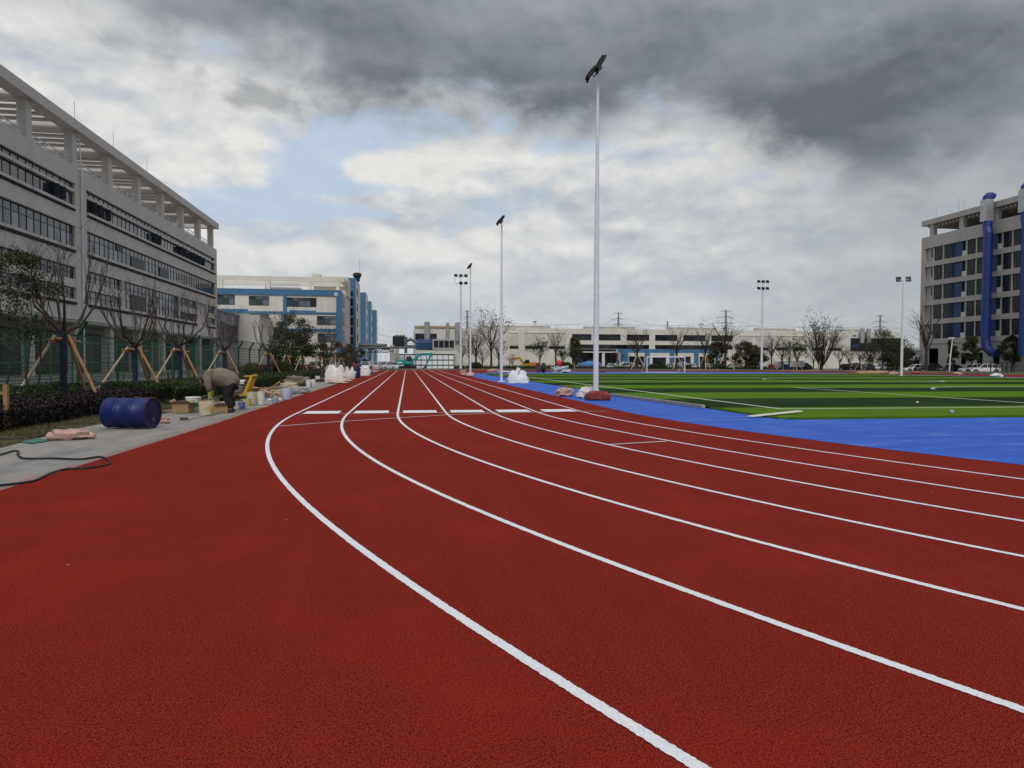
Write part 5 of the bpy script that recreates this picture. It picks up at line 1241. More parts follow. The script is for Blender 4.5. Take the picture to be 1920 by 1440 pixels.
p=G(462,764); s=MB(); s.obox((p.x,p.y,.012),1.1,.06,.02,R(8)); o=s.build('loose_board',PLANK); tag(o,'thin pale board lying before the stained buckets','board')
# ---- plate compactor (yellow frame, cream tank)
p=G(450,748)
YEL=M('yellow_machine_paint',(.62,.33,.02),.4,.12,5.,stain=((.25,.15,.05),.4))
t=thing('plate_compactor','yellow plate compactor with a cream fuel tank beside the bending worker','compactor',(p.x,p.y+.25,0),R(-8),scale=1.08)
s=MB(); s.prism([(-.32,.10),(-.26,.03),(.26,.03),(.32,.10),(.28,.13),(-.28,.13)],-.22,.22); s.build('base_plate',YEL,t,bevel=.008)
s=MB(); s.lathe([(.11,-.16),(.13,-.14),(.13,.10),(.09,.14)],(-.12,0,.30),14,Matrix.Rotation(R(90),4,'X')); s.box(-.2,.08,-.13,.13,.14,.40); s.build('engine',M('grey_cast_engine',(.22,.21,.20),.5,.3,14.,metal=.4),t,smooth=False,bevel=.01)
s=MB()
for z in (.22,.26,.30,.34,.38): s.box(-.22,.10,-.15,.15,z,z+.012)
s.build('cooling_fins',STEEL,t)
s=MB(); s.box(-.19,.13,-.12,.12,.46,.60); s.build('fuel_tank',WHITEP,t,bevel=.035)
s=MB(); s.box(-.19,.13,-.123,.123,.525,.535); s.lathe([(.03,.60),(.03,.63)],(-.05,0,0),10); s.build('tank_seam',FRAME,t)
s=MB(); s.lathe([(.07,-.08),(.08,0),(.07,.08)],(.20,0,.50),14,Matrix.Rotation(R(90),4,'X')); s.build('air_filter',BLACK,t)
for y in (-.20,.20): s=MB(); s.prism([(.10,.13),(.20,.13),(.44,.74),(.36,.74)],y-.02,y+.02); s.build('side_plate',YEL,t,bevel=.004)
s=MB(); s.tube([(.42,-.2,.74),(.42,.2,.74)],.03,8); s.box(.14,.42,-.17,.17,.70,.74); s.prism([(.24,.30),(.27,.30),(.38,.66),(.35,.66)],-.18,.18); s.build('handle_frame',YEL,t)
# ---- cloth heaps and sacks beyond
sack('grey_sack','grey cement sack lying on the path right of the pale blue bucket',559,738,.42,.2,.15,M('grey_bag',(.26,.26,.265),.75,.25,7.,bump=.6,bscale=12),31,R(35),amp=.3)
sack('brown_cloth_heap','brown grey cloth heap behind the grey sack',557,724,.62,.4,.30,M('brown_grey_cloth',(.17,.145,.12),.9,.25,4.,bump=.5),32,amp=.5,cat='cloth')
sack('beige_sack','beige sack on the ground behind the pale blue bucket',540,729,.42,.3,.17,M('beige_sack',(.42,.34,.24),.8,.2,5.,bump=.5),33,amp=.4)
p=G(607,716); t=thing('board_tray','dark brown shallow tray before the big white bag','tray',(p.x,p.y+.45,0)); s=MB(); s.box(-.62,.62,-.4,.4,.002,.05); s.box(-.62,.62,-.4,-.37,.05,.14); s.box(-.62,.62,.37,.4,.05,.14); s.build('tray',M('dark_board',(.05,.028,.02),.8,.3,5.),t)
p=G(604,713); t=thing('pallet','grey weathered pallet leaning towards the big white bag','pallet',(p.x-.1,p.y+1.1,0),R(10))
for i in range(6): s=MB(); s.obox((-.1+.02*i,0,.10+i*.12),.05,1.0,.09,0,R(-35)); s.build('slat',M('grey_wood',(.13,.115,.10),.9,.3,7.) if i==0 else bpy.data.materials['grey_wood'],t)
# ---- jumbo bags
def jumbo(label,u0,u1,vb,vt,seed,mat=BAGW,loops=2,group='white jumbo bags',squash=1.,fill=.9):
    p=G((u0+u1)/2,vb); k=p.y/F; W=(u1-u0)*k; Hh=(vb-vt)*k
    t=thing('jumbo_bag',label,'bag',(p.x,p.y+W*.3,0),rnd.uniform(-.2,.2),group); s=MB(); rn=random.Random(seed)
    n,m_=40,18; base=0
    for i in range(m_+1):
        z=i/m_
        for j in range(n):
            a=2*math.pi*j/n; ca,sa=math.cos(a),math.sin(a); q=max(abs(ca),abs(sa))**.75
            r=W*.5/q*(.78+.26*math.sin(math.pi*min(1,.25+.7*z)))*(1-.22*z**3)
            fold=.022*math.sin(z*17+7*noise.noise(Vector((ca*1.8,sa*1.8,seed+z*2))))*(1-z)
            nn=noise.noise(Vector((ca*1.6,sa*1.6,z*2+seed)))*.16+noise.noise(Vector((ca*4,sa*4,z*5+seed)))*.08
            top=.86+(.40*noise.noise(Vector((ca*1.3+seed,sa*1.3,seed*2.)))+.30*(2*abs(ca*sa))**2)*z
            s.v.append((r*ca*(1+nn+fold),.62*r*sa*(1+nn+fold),Hh*fill*z*top+.01))
    for i in range(m_):
        for j in range(n): a=i*n+j; b=i*n+(j+1)%n; s.f.append((a,b,b+n,a+n))
    c=len(s.v); s.v.append((0,0,Hh*fill*.72))
    for j in range(n): s.f.append((m_*n+j,m_*n+(j+1)%n,c))
    s.build('bag_body',mat,t,smooth=True)
    for q in range(loops):
        sx=(-.34,.28,.0,.4)[q]*W; l=MB(); hz=Hh*fill*.93
        l.tube([(sx-.10*W,-.16*W,hz*.93),(sx-.08*W,-.17*W,hz+.12*Hh),(sx,-.17*W,hz+.2*Hh),(sx+.08*W,-.17*W,hz+.12*Hh),(sx+.1*W,-.16*W,hz*.93)],.022*W+.012,6); l.build('lifting_loop',mat,t,smooth=True)
    return t
jumbo('largest white jumbo bag with a lifting loop, left on the far part of the path',610,647,717,688,51,loops=2)
jumbo('slumped white jumbo bag with an ochre stain, between the largest bag and the navy barrel',646,665,711,690,52,M('stained_bag',(.66,.62,.58),.7,.1,6.,bump=.6,bscale=9,stain=((.60,.38,.18),.8)),1)
jumbo('low white jumbo bag right behind the navy barrel',676,694,705,687.5,53,loops=1)
sack('pink_sack','flat pinkish sack lying before the largest white jumbo bag',634,719,.75,.3,.14,M('pinkish_bag',(.58,.46,.42),.7,.15,5.,bump=.6),54,amp=.35)
p=G(668,708.5); k=p.y/F
t=thing('navy_barrel','upright navy plastic barrel on the path between the white jumbo bags','barrel',(p.x,p.y+.3,0)); NV=M('navy_plastic',(.012,.016,.075),.45,.2,3.)
r=7.0*k; hb=20*k; s=MB(); s.lathe([(r*.9,0),(r,.05),(r,hb*.3),(r*.96,hb*.33),(r,hb*.36),(r,hb*.66),(r*.96,hb*.69),(r,hb*.72),(r*.98,hb*.93),(r*.8,hb),(.001,hb)],n=22,cap=False); s.build('shell',NV,t,smooth=True); s=MB(); s.obox((-.1,-r-.003,hb*.5),.20,.012,.17); s.build('white_sticker',WHITEP,t)
o=MB().blob((0,0,.1),.2,.2,.24,7,14,9,.35,flat=True).build('blue_jacket',M('blue_cloth',(.05,.05,.16),.85,.2,4.),smooth=True); o.location=(p.x+.17,p.y+.35,hb); tag(o,'dark blue cloth bundle lying on the navy barrel','cloth')
o=MB().blob((0,0,.1),.15,.12,.22,8,14,9,.3,flat=True).build('red_cloth',M('red_cloth',(.30,.03,.03),.85,.2,4.),smooth=True); o.location=(p.x-.18,p.y+.28,hb); tag(o,'red cloth bundle lying on the navy barrel','cloth')
sack('rubbish_bag','small pale rubbish bag at the far end of the path',704,694,.5,.35,.32,BAGP,57,amp=.5,cat='bag')
sack('dark_bag','dark rubbish bag beside the small pale one at the far end of the path',699,693.5,.5,.3,.35,BLACK,58,amp=.4,cat='bag')
# ================================================================= BAGS ON THE BLUE APRON
REDG=M('red_granule_sack',(.17,.028,.022),.85,.3,12.,bump=.7,bscale=40,col2=(.30,.06,.045))
p=G(1122,751); o=MB().blob((0,0,.12),.42,.27,.20,61,30,14,.22,1.9,.8).build('granule_sack',REDG,smooth=True); o.location=(p.x,p.y-.02+.12,.004); tag(o,'dark red granule sack slumped against the foot of the front floodlight pole','sack')
p=G(1103,747); o=MB().blob((0,0,.14),.40,.27,.24,62,30,14,.4,2.4,.8).build('clear_plastic_bag',M('cloudy_plastic',(.60,.56,.56),.4,.12,12.,bump=.9,bscale=16,stain=((.35,.14,.12),.5)),smooth=True); o.location=(p.x+.06,p.y+.20,.004); tag(o,'cloudy plastic bag wrapped round the left of the front floodlight pole foot','bag')
sack('pale_pink_bag','pale pink bag lying on the apron left of the front floodlight pole',1061,744,.32,.24,.19,BAGP,63,amp=.42,cat='bag',z=.004)
sack('small_bag','small pink bag left of the third floodlight pole foot',868,703.5,.36,.3,.28,BAGP,64,amp=.45,cat='bag',z=.004)
sack('small_red_bag','small red and white bag at the third floodlight pole foot',882,706.5,.42,.3,.20,M('red_white_bag',(.5,.38,.36),.7,.3,6.,bump=.5,stain=((.20,.04,.03),.9)),65,amp=.45,cat='bag',z=.004)
sack('red_clod','red clod at the foot of the second floodlight pole',937,714.6,.09,.08,.06,REDG,66,cat='clod',z=.004)
t=jumbo('white jumbo bag with upright corners, alone on the blue apron by the second pole',953,993,719.5,694,71,M('clean_white_bag',(.74,.74,.76),.6,.06,8.,bump=.8,bscale=7),2,'white bag on the apron',fill=.8)
p=t.location; 
s=MB(); s.obox((-.05,-.05,.72),.22,.16,.5,0,R(28)); s.build('folded_flap',bpy.data.materials['clean_white_bag'],t,bevel=.03)
sack('far_pink_bag','flat pink sack on the far edge of the pitch, right of the second pole',926,698.3,.75,.35,.24,BAGP,73,amp=.35)
sack('far_pale_sheet','low pale bag beside the flat pink sack at the far pitch edge',945,698.6,.8,.3,.12,BAGW,74,amp=.3)
sack('grey_tarp_heap','grey white tarp heap at the far corner of the pitch',1053,699.6,1.05,.7,.46,M('grey_tarp',(.42,.42,.43),.6,.2,1.5,bump=.5,bscale=4),75,amp=.5,cat='tarp')
p=G(1048,697); o=MB().blob((0,0,.45),.42,.4,.5,9,14,9,.1,flat=False).build('red_cover',M('red_plastic',(.5,.03,.03),.5,.15,3.),smooth=True); o.location=(XU(1048,88),88.,.62); tag(o,'red round cover sticking up behind the grey tarp heap','cover')
p=G(1016,699.5); t=thing('cable_drum','brown wooden cable drum at the far left corner of the pitch','cable drum',(p.x,p.y+.6,.62),R(20)); mt=Matrix.Rotation(R(90),4,'Y')
for z in (-.42,.36): s=MB(); s.lathe([(.62,z),(.62,z+.06)],n=20,mt=mt); s.build('flange',M('drum_wood',(.14,.075,.045),.85,.3,4.) if z<0 else bpy.data.materials['drum_wood'],t)
s=MB(); s.lathe([(.36,-.36),(.36,.36)],n=18,mt=mt); s.build('cable_winding',M('wound_cable',(.03,.03,.05),.6,.3,20.),t)
# kerb beams along the turf edge
KB=M('grey_kerb_beam',(.30,.285,.26),.85,.2,5.,stain=((.12,.11,.1),.6))
for (u0,v0,u1,v1,lab) in ((1146,742.5,1196,749.5,'grey kerb beam along the turf edge, just behind the front pole'),(1197,749.5,1319,766.5,'longer grey kerb beam along the turf edge, right of the front pole')):
    a=G(u0,v0); b=G(u1,v1); d=(b-a); L_=d.length; o=MB(); o.box(-.055,.055,-L_/2,L_/2,0,.10); o=o.build('kerb_beam',KB,bevel=.008); o.location=((a.x+b.x)/2+.0,(a.y+b.y)/2,.006); o.rotation_euler=(0,0,math.atan2(-d.x,d.y)); tag(o,lab,'kerb','kerb beams along the turf')
a=G(1406,782,.03); b=G(1500,776,.03); s=MB(); d=b-a; o=MB(); o.box(-d.length/2,d.length/2,-.075,.075,0,.025); o=o.build('white_board',WHITEP,bevel=.004); o.location=((a.x+b.x)/2,(a.y+b.y)/2,.06); o.rotation_euler=(0,R(-1.5),math.atan2(d.y,d.x)); tag(o,'thin white board lying across the near corner of the turf','board')
p=G(1720,755.5,.04); o=MB().blob((0,0,.025),.035,.035,.03,3,12,8,.2).build('white_scrap',WHITEP,smooth=True); o.location=(p.x,p.y,.035); tag(o,'tiny white scrap on the dark turf stripe','scrap')
p=G(1785,773,.04); o=MB().blob((0,0,.02),.055,.035,.04,4,12,8,.5).build('blue_scrap',M('pale_blue_scrap',(.25,.45,.6),.5,.2,9.),smooth=True); o.location=(p.x,p.y,.035); tag(o,'small pale blue scrap near the turf\'s front edge','scrap')
for i,(u,v,sx,lab,mt_) in enumerate(((1640,700.8,2.4,'long flat brown board heap on the far right track',CARD),(1680,702.6,.55,'low pale bundle left of the right floodlight pole',BAGP),(1722,701.2,.6,'orange red bundle right of the right floodlight pole',M('orange_red_cloth',(.33,.06,.03),.8,.2,3.)),(1873,706.8,.6,'flat pale bag on the red track before the parked cars',BAGW),(1128,698.2,.8,'small reddish heap on the far track behind the front pole',REDG),(1800,703.,.5,'small pale red bag before the white parked cars',BAGP))):
    p=G(u,v); o=MB().blob((0,0,.12),sx,.4,.22,80+i,18,8,.4,2.).build('bundle',mt_,smooth=True); o.location=(p.x,p.y+.3,0); tag(o,lab,'bundle')
# ================================================================= VEHICLES
TYRE=M('tyre_rubber',(.012,.012,.013),.8,.2,9.); RIM=M('alloy_rim',(.35,.36,.37),.35,.1,4.,metal=.7)
CARG=M('car_glass',(.012,.016,.02),.05,.1,2.,spec=.7); CARW=M('white_car_paint',(.72,.73,.74),.25,.03,1.,spec=.5,coat=.6); CARK=M('black_car_paint',(.018,.019,.022),.22,.1,1.,coat=.6); CARGY=M('grey_car_paint',(.20,.21,.23),.25,.05,1.,coat=.6); CARS=M('silver_car_paint',(.45,.46,.48),.28,.05,1.,coat=.6)
HL=M('headlight_glass',(.55,.57,.6),.1,.1,5.,spec=.7)
def car(label,loc,rz,paint,suv=True,group='cars parked beyond the track'):
    t=thing('parked_car',label,'car',loc,rz,group); hz=1.0 if suv else .9
    L=2.3; W=.92
    # body loft: cross-sections along x (front at -x): x, half width, z low, z belt
    sec=[(-2.30,.62,.34,.60),(-2.22,.80,.24,.74),(-2.0,.88,.22,.86),(-1.4,.915,.22,.95),(-.95,.92,.22,1.0),(0,.925,.22,1.02),(1.2,.92,.22,1.03),(1.8,.90,.23,1.02),(2.15,.84,.28,.95),(2.30,.70,.38,.82)]
    s=MB(); n=len(sec)
    for x,w_,a,b in sec:
        b*=hz; s.v+=[(x,-w_*.86,a),(x,-w_,a+.16),(x,-w_*1.0,(a+b)/2),(x,-w_*.95,b),(x,-w_*.78,b+.03),(x,w_*.78,b+.03),(x,w_*.95,b),(x,w_,(a+b)/2),(x,w_,a+.16),(x,w_*.86,a)]
    for i in range(n-1):
        for j in range(10): a=i*10+j; b=i*10+(j+1)%10; s.f.append((a,b,b+10,a+10))
    s.f.append(tuple(range(10))); s.f.append(tuple((n-1)*10+j for j in reversed(range(10))))
    s.build('body',paint,t,smooth=True)
    zb=1.0*hz+.02; zt=1.66 if suv else 1.45
    bx=[(-1.05,.76,zb),(-.25,.64,zt-.03),(.2,.64,zt),(1.35,.62,zt-.05),(2.05,.70,zb)] if suv else [(-.95,.76,zb),(-.15,.62,zt-.02),(.4,.61,zt),(1.0,.60,zt-.06),(1.75,.70,zb)]
    g=MB(); o_=[(p[0],p[2]) for p in bx]
    base=len(g.v)
    for p in bx: g.v+=[(p[0],-p[1],p[2]),(p[0],p[1],p[2])]
    for i in range(len(bx)-1): a=2*i; g.f.append((a,a+1,a+3,a+2))
    g.f.append(tuple(2*i for i in range(len(bx)))); g.f.append(tuple(2*i+1 for i in reversed(range(len(bx))))); g.f.append((0,2*len(bx)-2,2*len(bx)-1,1))
    g.build('cabin_glass',CARG,t)
    r=MB()
    i0,i1=1,3
    for sy in (-1,1):
        P=[Vector((p[0],sy*(p[1]+.012),p[2]+.012)) for p in bx]; r.tube(P,.045,6)
        for k in (.15,.85) if suv else (.35,):
            r.tube([(k,sy*.77,zb),(k*.9+.05,sy*.655,zt-.03)],.04,5)
    r.poly([(bx[1][0],-bx[1][1],bx[1][2]+.02),(bx[1][0],bx[1][1],bx[1][2]+.02),(bx[2][0],bx[2][1],bx[2][2]+.025),(bx[2][0],-bx[2][1],bx[2][2]+.025)]); r.poly([(bx[2][0],-bx[2][1],bx[2][2]+.025),(bx[2][0],bx[2][1],bx[2][2]+.025),(bx[3][0],bx[3][1],bx[3][2]+.02),(bx[3][0],-bx[3][1],bx[3][2]+.02)])
    r.build('roof',paint,t)
    mt=Matrix.Rotation(R(90),4,'X')
    for x in (-1.45,1.42):
        for sy in (-1,1):
            q=MB(); q.lathe([(.20,-.12),(.33,-.11),(.345,-.08),(.345,.08),(.33,.11),(.20,.12)],(x,sy*.82,.345),18,mt); wh=q.build('wheel',TYRE,t); q=MB(); q.lathe([(.215,-.008),(.2,.008)],(x,sy*.945,.345),14,mt); q.build('rim',RIM,wh)
            q=MB(); q.lathe([(.40,-.004),(.40,.004)],(x,sy*.921,.36),18,mt); q.build('wheel_arch',BLACK,t)
    for sy in (-1,1): q=MB(); q.obox((-2.16,sy*.66,.68*hz),.16,.26,.10,R(12*sy)); q.build('headlight',HL,t); q=MB(); q.obox((-.78,sy*.98,zb+.02),.12,.16,.12); q.build('mirror',paint,t)
    q=MB(); q.box(-2.315,-2.27,-.42,.42,.38,.52); q.build('grille',BLACK,t); q=MB(); q.box(-2.3,2.2,-.86,.86,.2,.27); q.build('underside',BLACK,t)
    return t
CZ=-.36
s1=car('white SUV parked nearest the dormitory fence, front to the left',(XU(1849,100.),100.,CZ),R(-40),CARW); s1.scale=(.95,.95,.95)
s2=car('white SUV half hidden behind the nearest white one, nose to the left',(XU(1826,102.6),102.6,CZ),R(-12),CARW); s2.scale=(.95,.95,.95)
cz=car('dark grey car behind the white SUV pair',(XU(1797,104.),105.5,CZ),R(-10),CARK,False); cz.scale=(.95,)*3
se=car('white car in the shade right of the tall bare tree',(XU(1733,112.),114.,CZ),R(-15),CARW,False); 
dk_=car('black car between the tall bare tree and the white SUVs',(XU(1757,108.),110.,CZ),R(-10),CARK)
def cc(src,u,Y,rz,lab,k=1.): return dup(src,(XU(u,Y),Y,-.34),R(rz),lab,k)
YC=133.
cc(se,1678,YC,40,'white car just left of the right floodlight pole'); cc(dk_,1706,YC,30,'black car just right of the right floodlight pole'); cc(se,1654,YC,15,'pale car behind the wide dark evergreen')
cc(dk_,1600,YC,10,'black car under the dark ball bush right of the many stemmed tree'); cc(dk_,1500,YC,5,'black car left of the many stemmed tree')
cc(cz,1625,YC,12,'dark saloon below the twin flues')
cc(se,1091,YC,70,'white car right at the front floodlight pole, by the blue tarp'); cc(se,1148,YC,60,'white car before the dark glazed foyer'); cc(s2,1170,YC,2,'white SUV side on at the left of the blue front'); cc(se,1183,YC,15,'white saloon under the bare spreading tree'); cc(se,1256,YC,75,'white car seen through the goal, left one'); cc(s2,1280,YC,80,'white SUV seen through the goal, by its right post'); cc(se,1296,YC,78,'white car just right of the goal'); cc(se,1330,YC,70,'white car under the bare tree right of the goal'); cc(se,1372,YC,50,'white car right of the tall bare tree'); cc(se,1412,YC,30,'white car left of the six lamp mast')
for u,Y,rz,lab in ((686,122.,80,'white car farthest left beyond the path, beside the street lamps'),(703,126.,75,'white car second from the left beyond the path'),(722,130.,60,'white car third from the left beyond the path'),(738,132.,30,'white car beside the bridge pier')): cc(s2,u,Y,rz,lab)
# grey box truck
t=thing('box_truck','grey box truck parked behind the red and navy bins','truck',(XU(1474,128.),128.,-.34)); s=MB(); s.box(-1.0,3.4,-1.,1.,.8,2.1); s.build('cargo_box',CARS,t,bevel=.04); s=MB(); s.prism([(-2.4,.5),(-2.4,1.2),(-2.1,1.9),(-1.1,1.95),(-1.1,.5)],-.95,.95); s.build('cab',CARGY,t,bevel=.04); s=MB(); s.box(-2.2,3.3,-.8,.8,.45,.78); s.build('chassis',BLACK,t)
for x in (-1.7,2.4):
    for sy in (-.85,.85): s=MB(); s.lathe([(.4,-.12),(.4,.12)],(x,sy,.4),14,Matrix.Rotation(R(90),4,'X')); s.build('wheel',TYRE,t)
# blue tarp mound by front pole
o=MB().blob((0,0,.6),2.2,1.4,1.25,5,20,10,.25).build('blue_tarp',M('blue_tarp',(.05,.16,.42),.55,.15,2.,bump=.4),smooth=True); o.location=(XU(1108,124.),124.,-.3); tag(o,'blue tarp mound beyond the track, left of the front floodlight pole','tarp')
# bins
for u,mt_,lab in ((1446,M('red_bin',(.16,.02,.03),.5,.1,3.),'dark red wheeled bin at the far track edge'),(1475,M('navy_bin',(.015,.02,.06),.5,.1,3.),'navy wheeled bin at the far track edge')):
    Y=107.; t=thing('wheeled_bin',lab,'bin',(XU(u,Y),Y,-.0),R(5)); s=MB(); s.prism([(-.30,.08),(.30,.08),(.36,.98),(-.36,.98)],-.3,.3); s.build('bin_body',mt_,t,bevel=.02); s=MB(); s.box(-.39,.39,-.34,.36,.985,1.05); s.build('lid',mt_,t,bevel=.02)
    for sx in (-.26,.26): s=MB(); s.lathe([(.1,-.03),(.1,.03)],(sx,.33,.1),12,Matrix.Rotation(R(90),4,'Y')); s.build('wheel',TYRE,t)
# excavators
def excavator(label,loc,k,paint,rz,boom,arm_dir=1,group=None):
    t=thing('excavator',label,'excavator',loc,rz,group,k)
    for y in (-1.05,1.05):
        s=MB(); s.prism([(-1.7,.0),(1.7,.0),(2.0,.35),(1.7,.72),(-1.7,.72),(-2.,.35)],y-.28,y+.28); s.build('track',BLACK,t,bevel=.05)
    s=MB(); s.lathe([(.8,.72),(.8,.95)],n=18); s.build('turntable',FRAME,t)
    s=MB(); s.prism([(-2.5,1.0),(-2.6,1.25),(-2.5,1.9),(-2.0,2.1),(-.4,2.1),(-.3,1.75),(1.3,1.55),(1.45,.98)],-1.25,1.25); s.build('house',paint,t,bevel=.1)
    s=MB(); s.prism([(-.25,1.76),(-.2,2.75),(.75,2.8),(1.25,2.0),(1.3,1.56)],.25,1.22); s.build('cab',BLACK,t,bevel=.06); s=MB(); s.prism([(-.1,1.95),(-.06,2.62),(.65,2.66),(1.08,2.0)],.22,.245); s.build('cab_window',CARG,t)
    s=MB(); s.box(-2.62,-2.02,-1.0,1.0,1.25,1.7); s.obox((-1.6,-1.262,1.45),1.1,.02,.28); s.build('side_stripe',WHITEP,t)
    P=boom
    s=MB(); 
    for a,b,w0,w1 in ((P[0],P[1],.55,.6),(P[1],P[2],.6,.4)):
        a=Vector((a[0],0,a[1])); b=Vector((b[0],0,b[1])); d=(b-a).normalized(); nrm=Vector((-d.z,0,d.x))
        s.prism([((a+nrm*w0/2).x,(a+nrm*w0/2).z),((b+nrm*w1/2).x,(b+nrm*w1/2).z),((b-nrm*w1/2).x,(b-nrm*w1/2).z),((a-nrm*w0/2).x,(a-nrm*w0/2).z)],-.6,-.2)
    s.build('boom',paint,t,bevel=.05)
    a,b=Vector((P[2][0],0,P[2][1])),Vector((P[3][0],0,P[3][1])); d=(b-a).normalized(); nrm=Vector((-d.z,0,d.x)); s=MB(); s.prism([((a+nrm*.3-d*.3).x,(a+nrm*.3-d*.3).z),((b+nrm*.13).x,(b+nrm*.13).z),((b-nrm*.13).x,(b-nrm*.13).z),((a-nrm*.25-d*.3).x,(a-nrm*.25-d*.3).z)],-.55,-.25); s.build('stick',paint,t,bevel=.04)
    s=MB(); s.tube([((P[0][0]+.4),-.4,P[0][1]-.3),(P[1][0],-.4,P[1][1]-.25)],.07,6); s.tube([(P[1][0],-.4,P[1][1]+.35),(P[2][0]-.1,-.4,P[2][1]+.35)],.07,6); s.build('hydraulic_ram',STEEL,t)
    x,z=P[3]; s=MB(); s.prism([(x-.15,z+.15),(x+.25,z+.1),(x+.15,z-.45),(x-.25,z-.75),(x-.7,z-.7),(x-.75,z-.45),(x-.35,z-.35)],-.85,.05); s.build('bucket',FRAME,t,bevel=.02)
    return t
TEAL=M('teal_machine_paint',(.015,.27,.27),.4,.1,2.)
ORG=M('orange_machine_paint',(.62,.25,.015),.4,.1,2.)
excavator('teal excavator with a folded boom, parked beyond the end of the red track',(XU(764.,117.),117.,.05),.78,TEAL,0.,[(1.0,1.7),(2.7,3.2),(5.1,3.3),(3.9,.75)])
excavator('orange excavator on the bank, its arm reaching left to the trees',(XU(990,122.),122.,.0),.62,ORG,R(180),[(1.0,1.7),(2.6,3.4),(5.0,2.9),(5.6,.9)])
# black fence at the right edge
t=thing('rail_fence','black rail fence with a dark gate panel at the right picture edge','fence',(0,0,0)); s=MB()
YF=92.
for u in (1858,1868,1879,1888,1902): 
    x=XU(u,YF); s.box(x-.05,x+.05,YF-.05,YF+.05,-.36,ZV(1880,680,YF))
s.build('post',BLACK,t); s=MB()
for v in (680,688,699): z=ZV(1880,v,YF); s.box(XU(1858,YF),XU(1904,YF),YF-.02,YF+.02,z-.04,z+.04)
s.build('rail',BLACK,t); s=MB(); s.box(XU(1903,YF),XU(1960,YF),YF-.08,YF-.055,-.2,ZV(1910,679,YF)); s.build('gate_panel',M('dark_grey_panel',(.06,.065,.075),.6,.1,2.),t)
# ================================================================= THE BENDING WORKER
def skin(name,verts,edges,radii,mat,parent,sub=2,root=0):
    me=bpy.data.meshes.new(name); me.from_pydata(verts,edges,[]); o=bpy.data.objects.new(name+'_tmp',me); COL.objects.link(o)
    md=o.modifiers.new('s','SKIN'); md.use_smooth_shade=True
    for i,r in enumerate(radii): me.skin_vertices[0].data[i].radius=(r,r) if not isinstance(r,tuple) else r
    me.skin_vertices[0].data[root].use_root=True
    ss=o.modifiers.new('u','SUBSURF'); ss.levels=sub; ss.render_levels=sub
    dg=bpy.context.evaluated_depsgraph_get(); dg.update(); ev=o.evaluated_get(dg); nm=bpy.data.meshes.new_from_object(ev)
    bpy.data.objects.remove(o); nm.name=name; r_=bpy.data.objects.new(name,nm); COL.objects.link(r_); nm.materials.clear(); nm.materials.append(mat); r_.parent=parent; return r_
p=G(430,773)
SKIN=M('skin',(.30,.16,.10),.6,.1,8.); JKT=M('khaki_grey_jacket',(.185,.158,.128),.85,.22,6.,bump=1.,bscale=9); TRS=M('black_trousers',(.014,.014,.016),.85,.2,6.); HAIR=M('black_grey_hair',(.03,.03,.032),.7,.3,30.); GLV=splat('yellow_green_glove',(.42,.44,.07),(.38,.48,.28),(.55,.50,.10),.7); SHOE=M('dark_shoe',(.02,.02,.022),.6,.2,6.)
P=thing('person','worker in a khaki jacket and yellow gloves bending over paint buckets','person',(p.x,p.y+.05,0),R(4)); P.scale=(1.02,)*3
# joints
hipc=(.03,0,.84); wst=(-.08,0,.93); chs=(-.33,0,.985); sho=(-.50,0,.93); nck=(-.58,0,.86); hed=(-.66,0,.78)
V=[hipc,wst,chs,sho,nck,(-.63,0,.80),hed,(-.70,-.01,.70)]
E=[(0,1),(1,2),(2,3),(3,4),(4,5),(5,6),(6,7)]; rr=[(.15,.12),(.145,.11),(.165,.12),(.14,.10),.058,.075,.088,.062]
for sy in (-1,1):
    k=len(V); V+=[(-.47,sy*.19,.90),(-.44,sy*.23,.66),(-.43,sy*.13,.44),(-.44,sy*.11,.36)]; E+=[(3,k),(k,k+1),(k+1,k+2),(k+2,k+3)]; rr+=[.062,.047,.033,.036]
    k=len(V); V+=[(.03,sy*.10,.76),(-.06,sy*.13,.44),(.05,sy*.13,.09),(-.10,sy*.14,.035)]; E+=[(0,k),(k,k+1),(k+1,k+2),(k+2,k+3)]; rr+=[.085,.06,.04,.035]
body=skin('body',V,E,rr,SKIN,P)
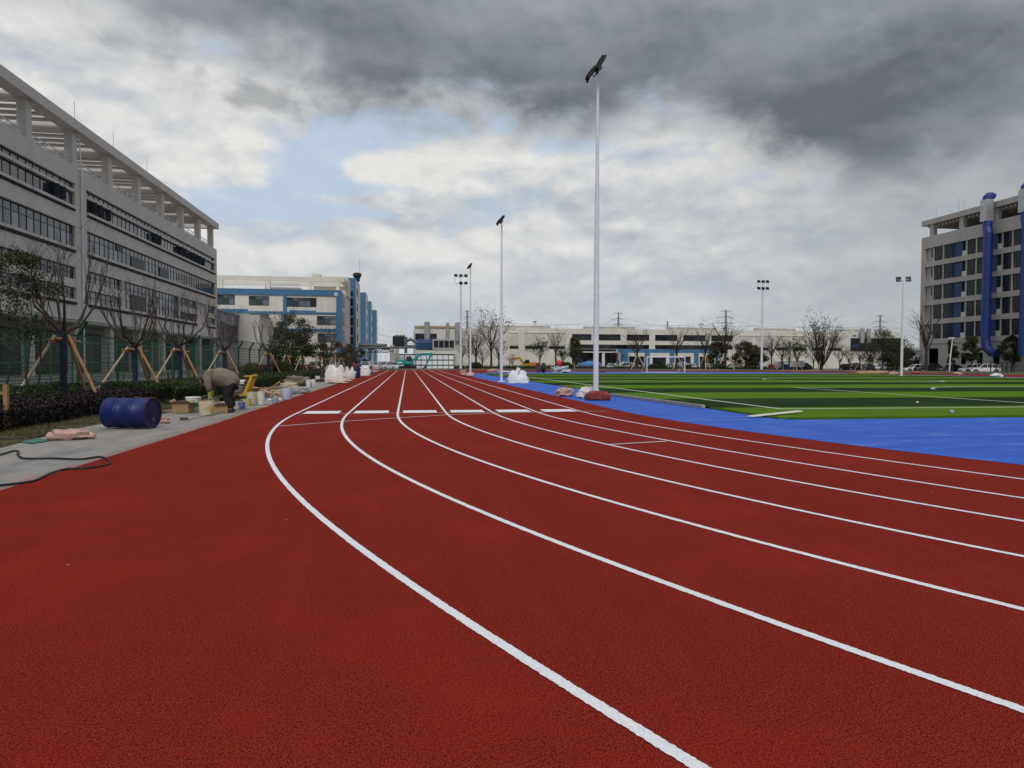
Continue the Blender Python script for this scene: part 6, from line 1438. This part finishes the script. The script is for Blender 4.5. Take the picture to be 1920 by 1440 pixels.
# nose and ears belong to the head
s=MB(); s.blob((-.755,-.012,.735),.022,.016,.028,1,8,6,.05,flat=False); s.blob((-.655,.088,.765),.025,.012,.035,2,8,6,.05,flat=False); s.blob((-.655,-.088,.765),.025,.012,.035,3,8,6,.05,flat=False); s.build('face',SKIN,P,smooth=True)
s=MB(); s.blob((-.675,0,.80),.112,.100,.098,4,18,12,.06,flat=False); s.build('hair',HAIR,P,smooth=True)
V=[(.12,0,.60),(.06,0,.78),(-.16,0,.87),(-.35,0,.90),(-.50,0,.88),(-.56,0,.865)]
E=[(i,i+1) for i in range(5)]; rr=[(.21,.20),(.26,.25),(.27,.265),(.26,.235),(.20,.17),.095]
for sy in (-1,1):
    k=len(V); V+=[(-.47,sy*.20,.90),(-.46,sy*.25,.76),(-.43,sy*.245,.64),(-.43,sy*.18,.52)]; E+=[(4,k),(k,k+1),(k+1,k+2),(k+2,k+3)]; rr+=[.12,.10,.085,.066]
skin('jacket',V,E,rr,JKT,P)
V=[(.07,0,.72)]; E=[]; rr=[(.13,.11)]
for sy in (-1,1):
    k=len(V); V+=[(.06,sy*.10,.66),(-.02,sy*.125,.53),(-.06,sy*.13,.42),(.02,sy*.13,.22),(.05,sy*.13,.10)]; E+=[(0,k),(k,k+1),(k+1,k+2),(k+2,k+3),(k+3,k+4)]; rr+=[.125,.12,.105,.095,.09]
skin('trousers',V,E,rr,TRS,P)
for sy in (-1,1):
    V=[(-.43,sy*.17,.55),(-.43,sy*.14,.44),(-.44,sy*.115,.37),(-.445,sy*.11,.33)]; E=[(0,1),(1,2),(2,3)]; rr=[.058,.046,.042,.036]
    g=skin('glove',V,E,rr,GLV,P); f=MB()
    for q in range(4):
        y=sy*.11+(q-1.5)*.02; L_=(.075,.085,.08,.062)[q]; f.tube([(-.45,y,.325),(-.462,y,.325-L_*.5),(-.45,y,.325-L_)],[.011,.0105,.008],7)
    f.tube([(-.43,sy*.06,.36),(-.445,sy*.035,.325),(-.46,sy*.04,.295)],[.013,.012,.009],7); f.build('fingers',GLV,g,smooth=True)
    s=MB(); s.blob((-.03,sy*.135,.035),.14,.052,.06,5+sy,16,9,.06,1.,.8); s.build('shoe',SHOE,P,smooth=True)
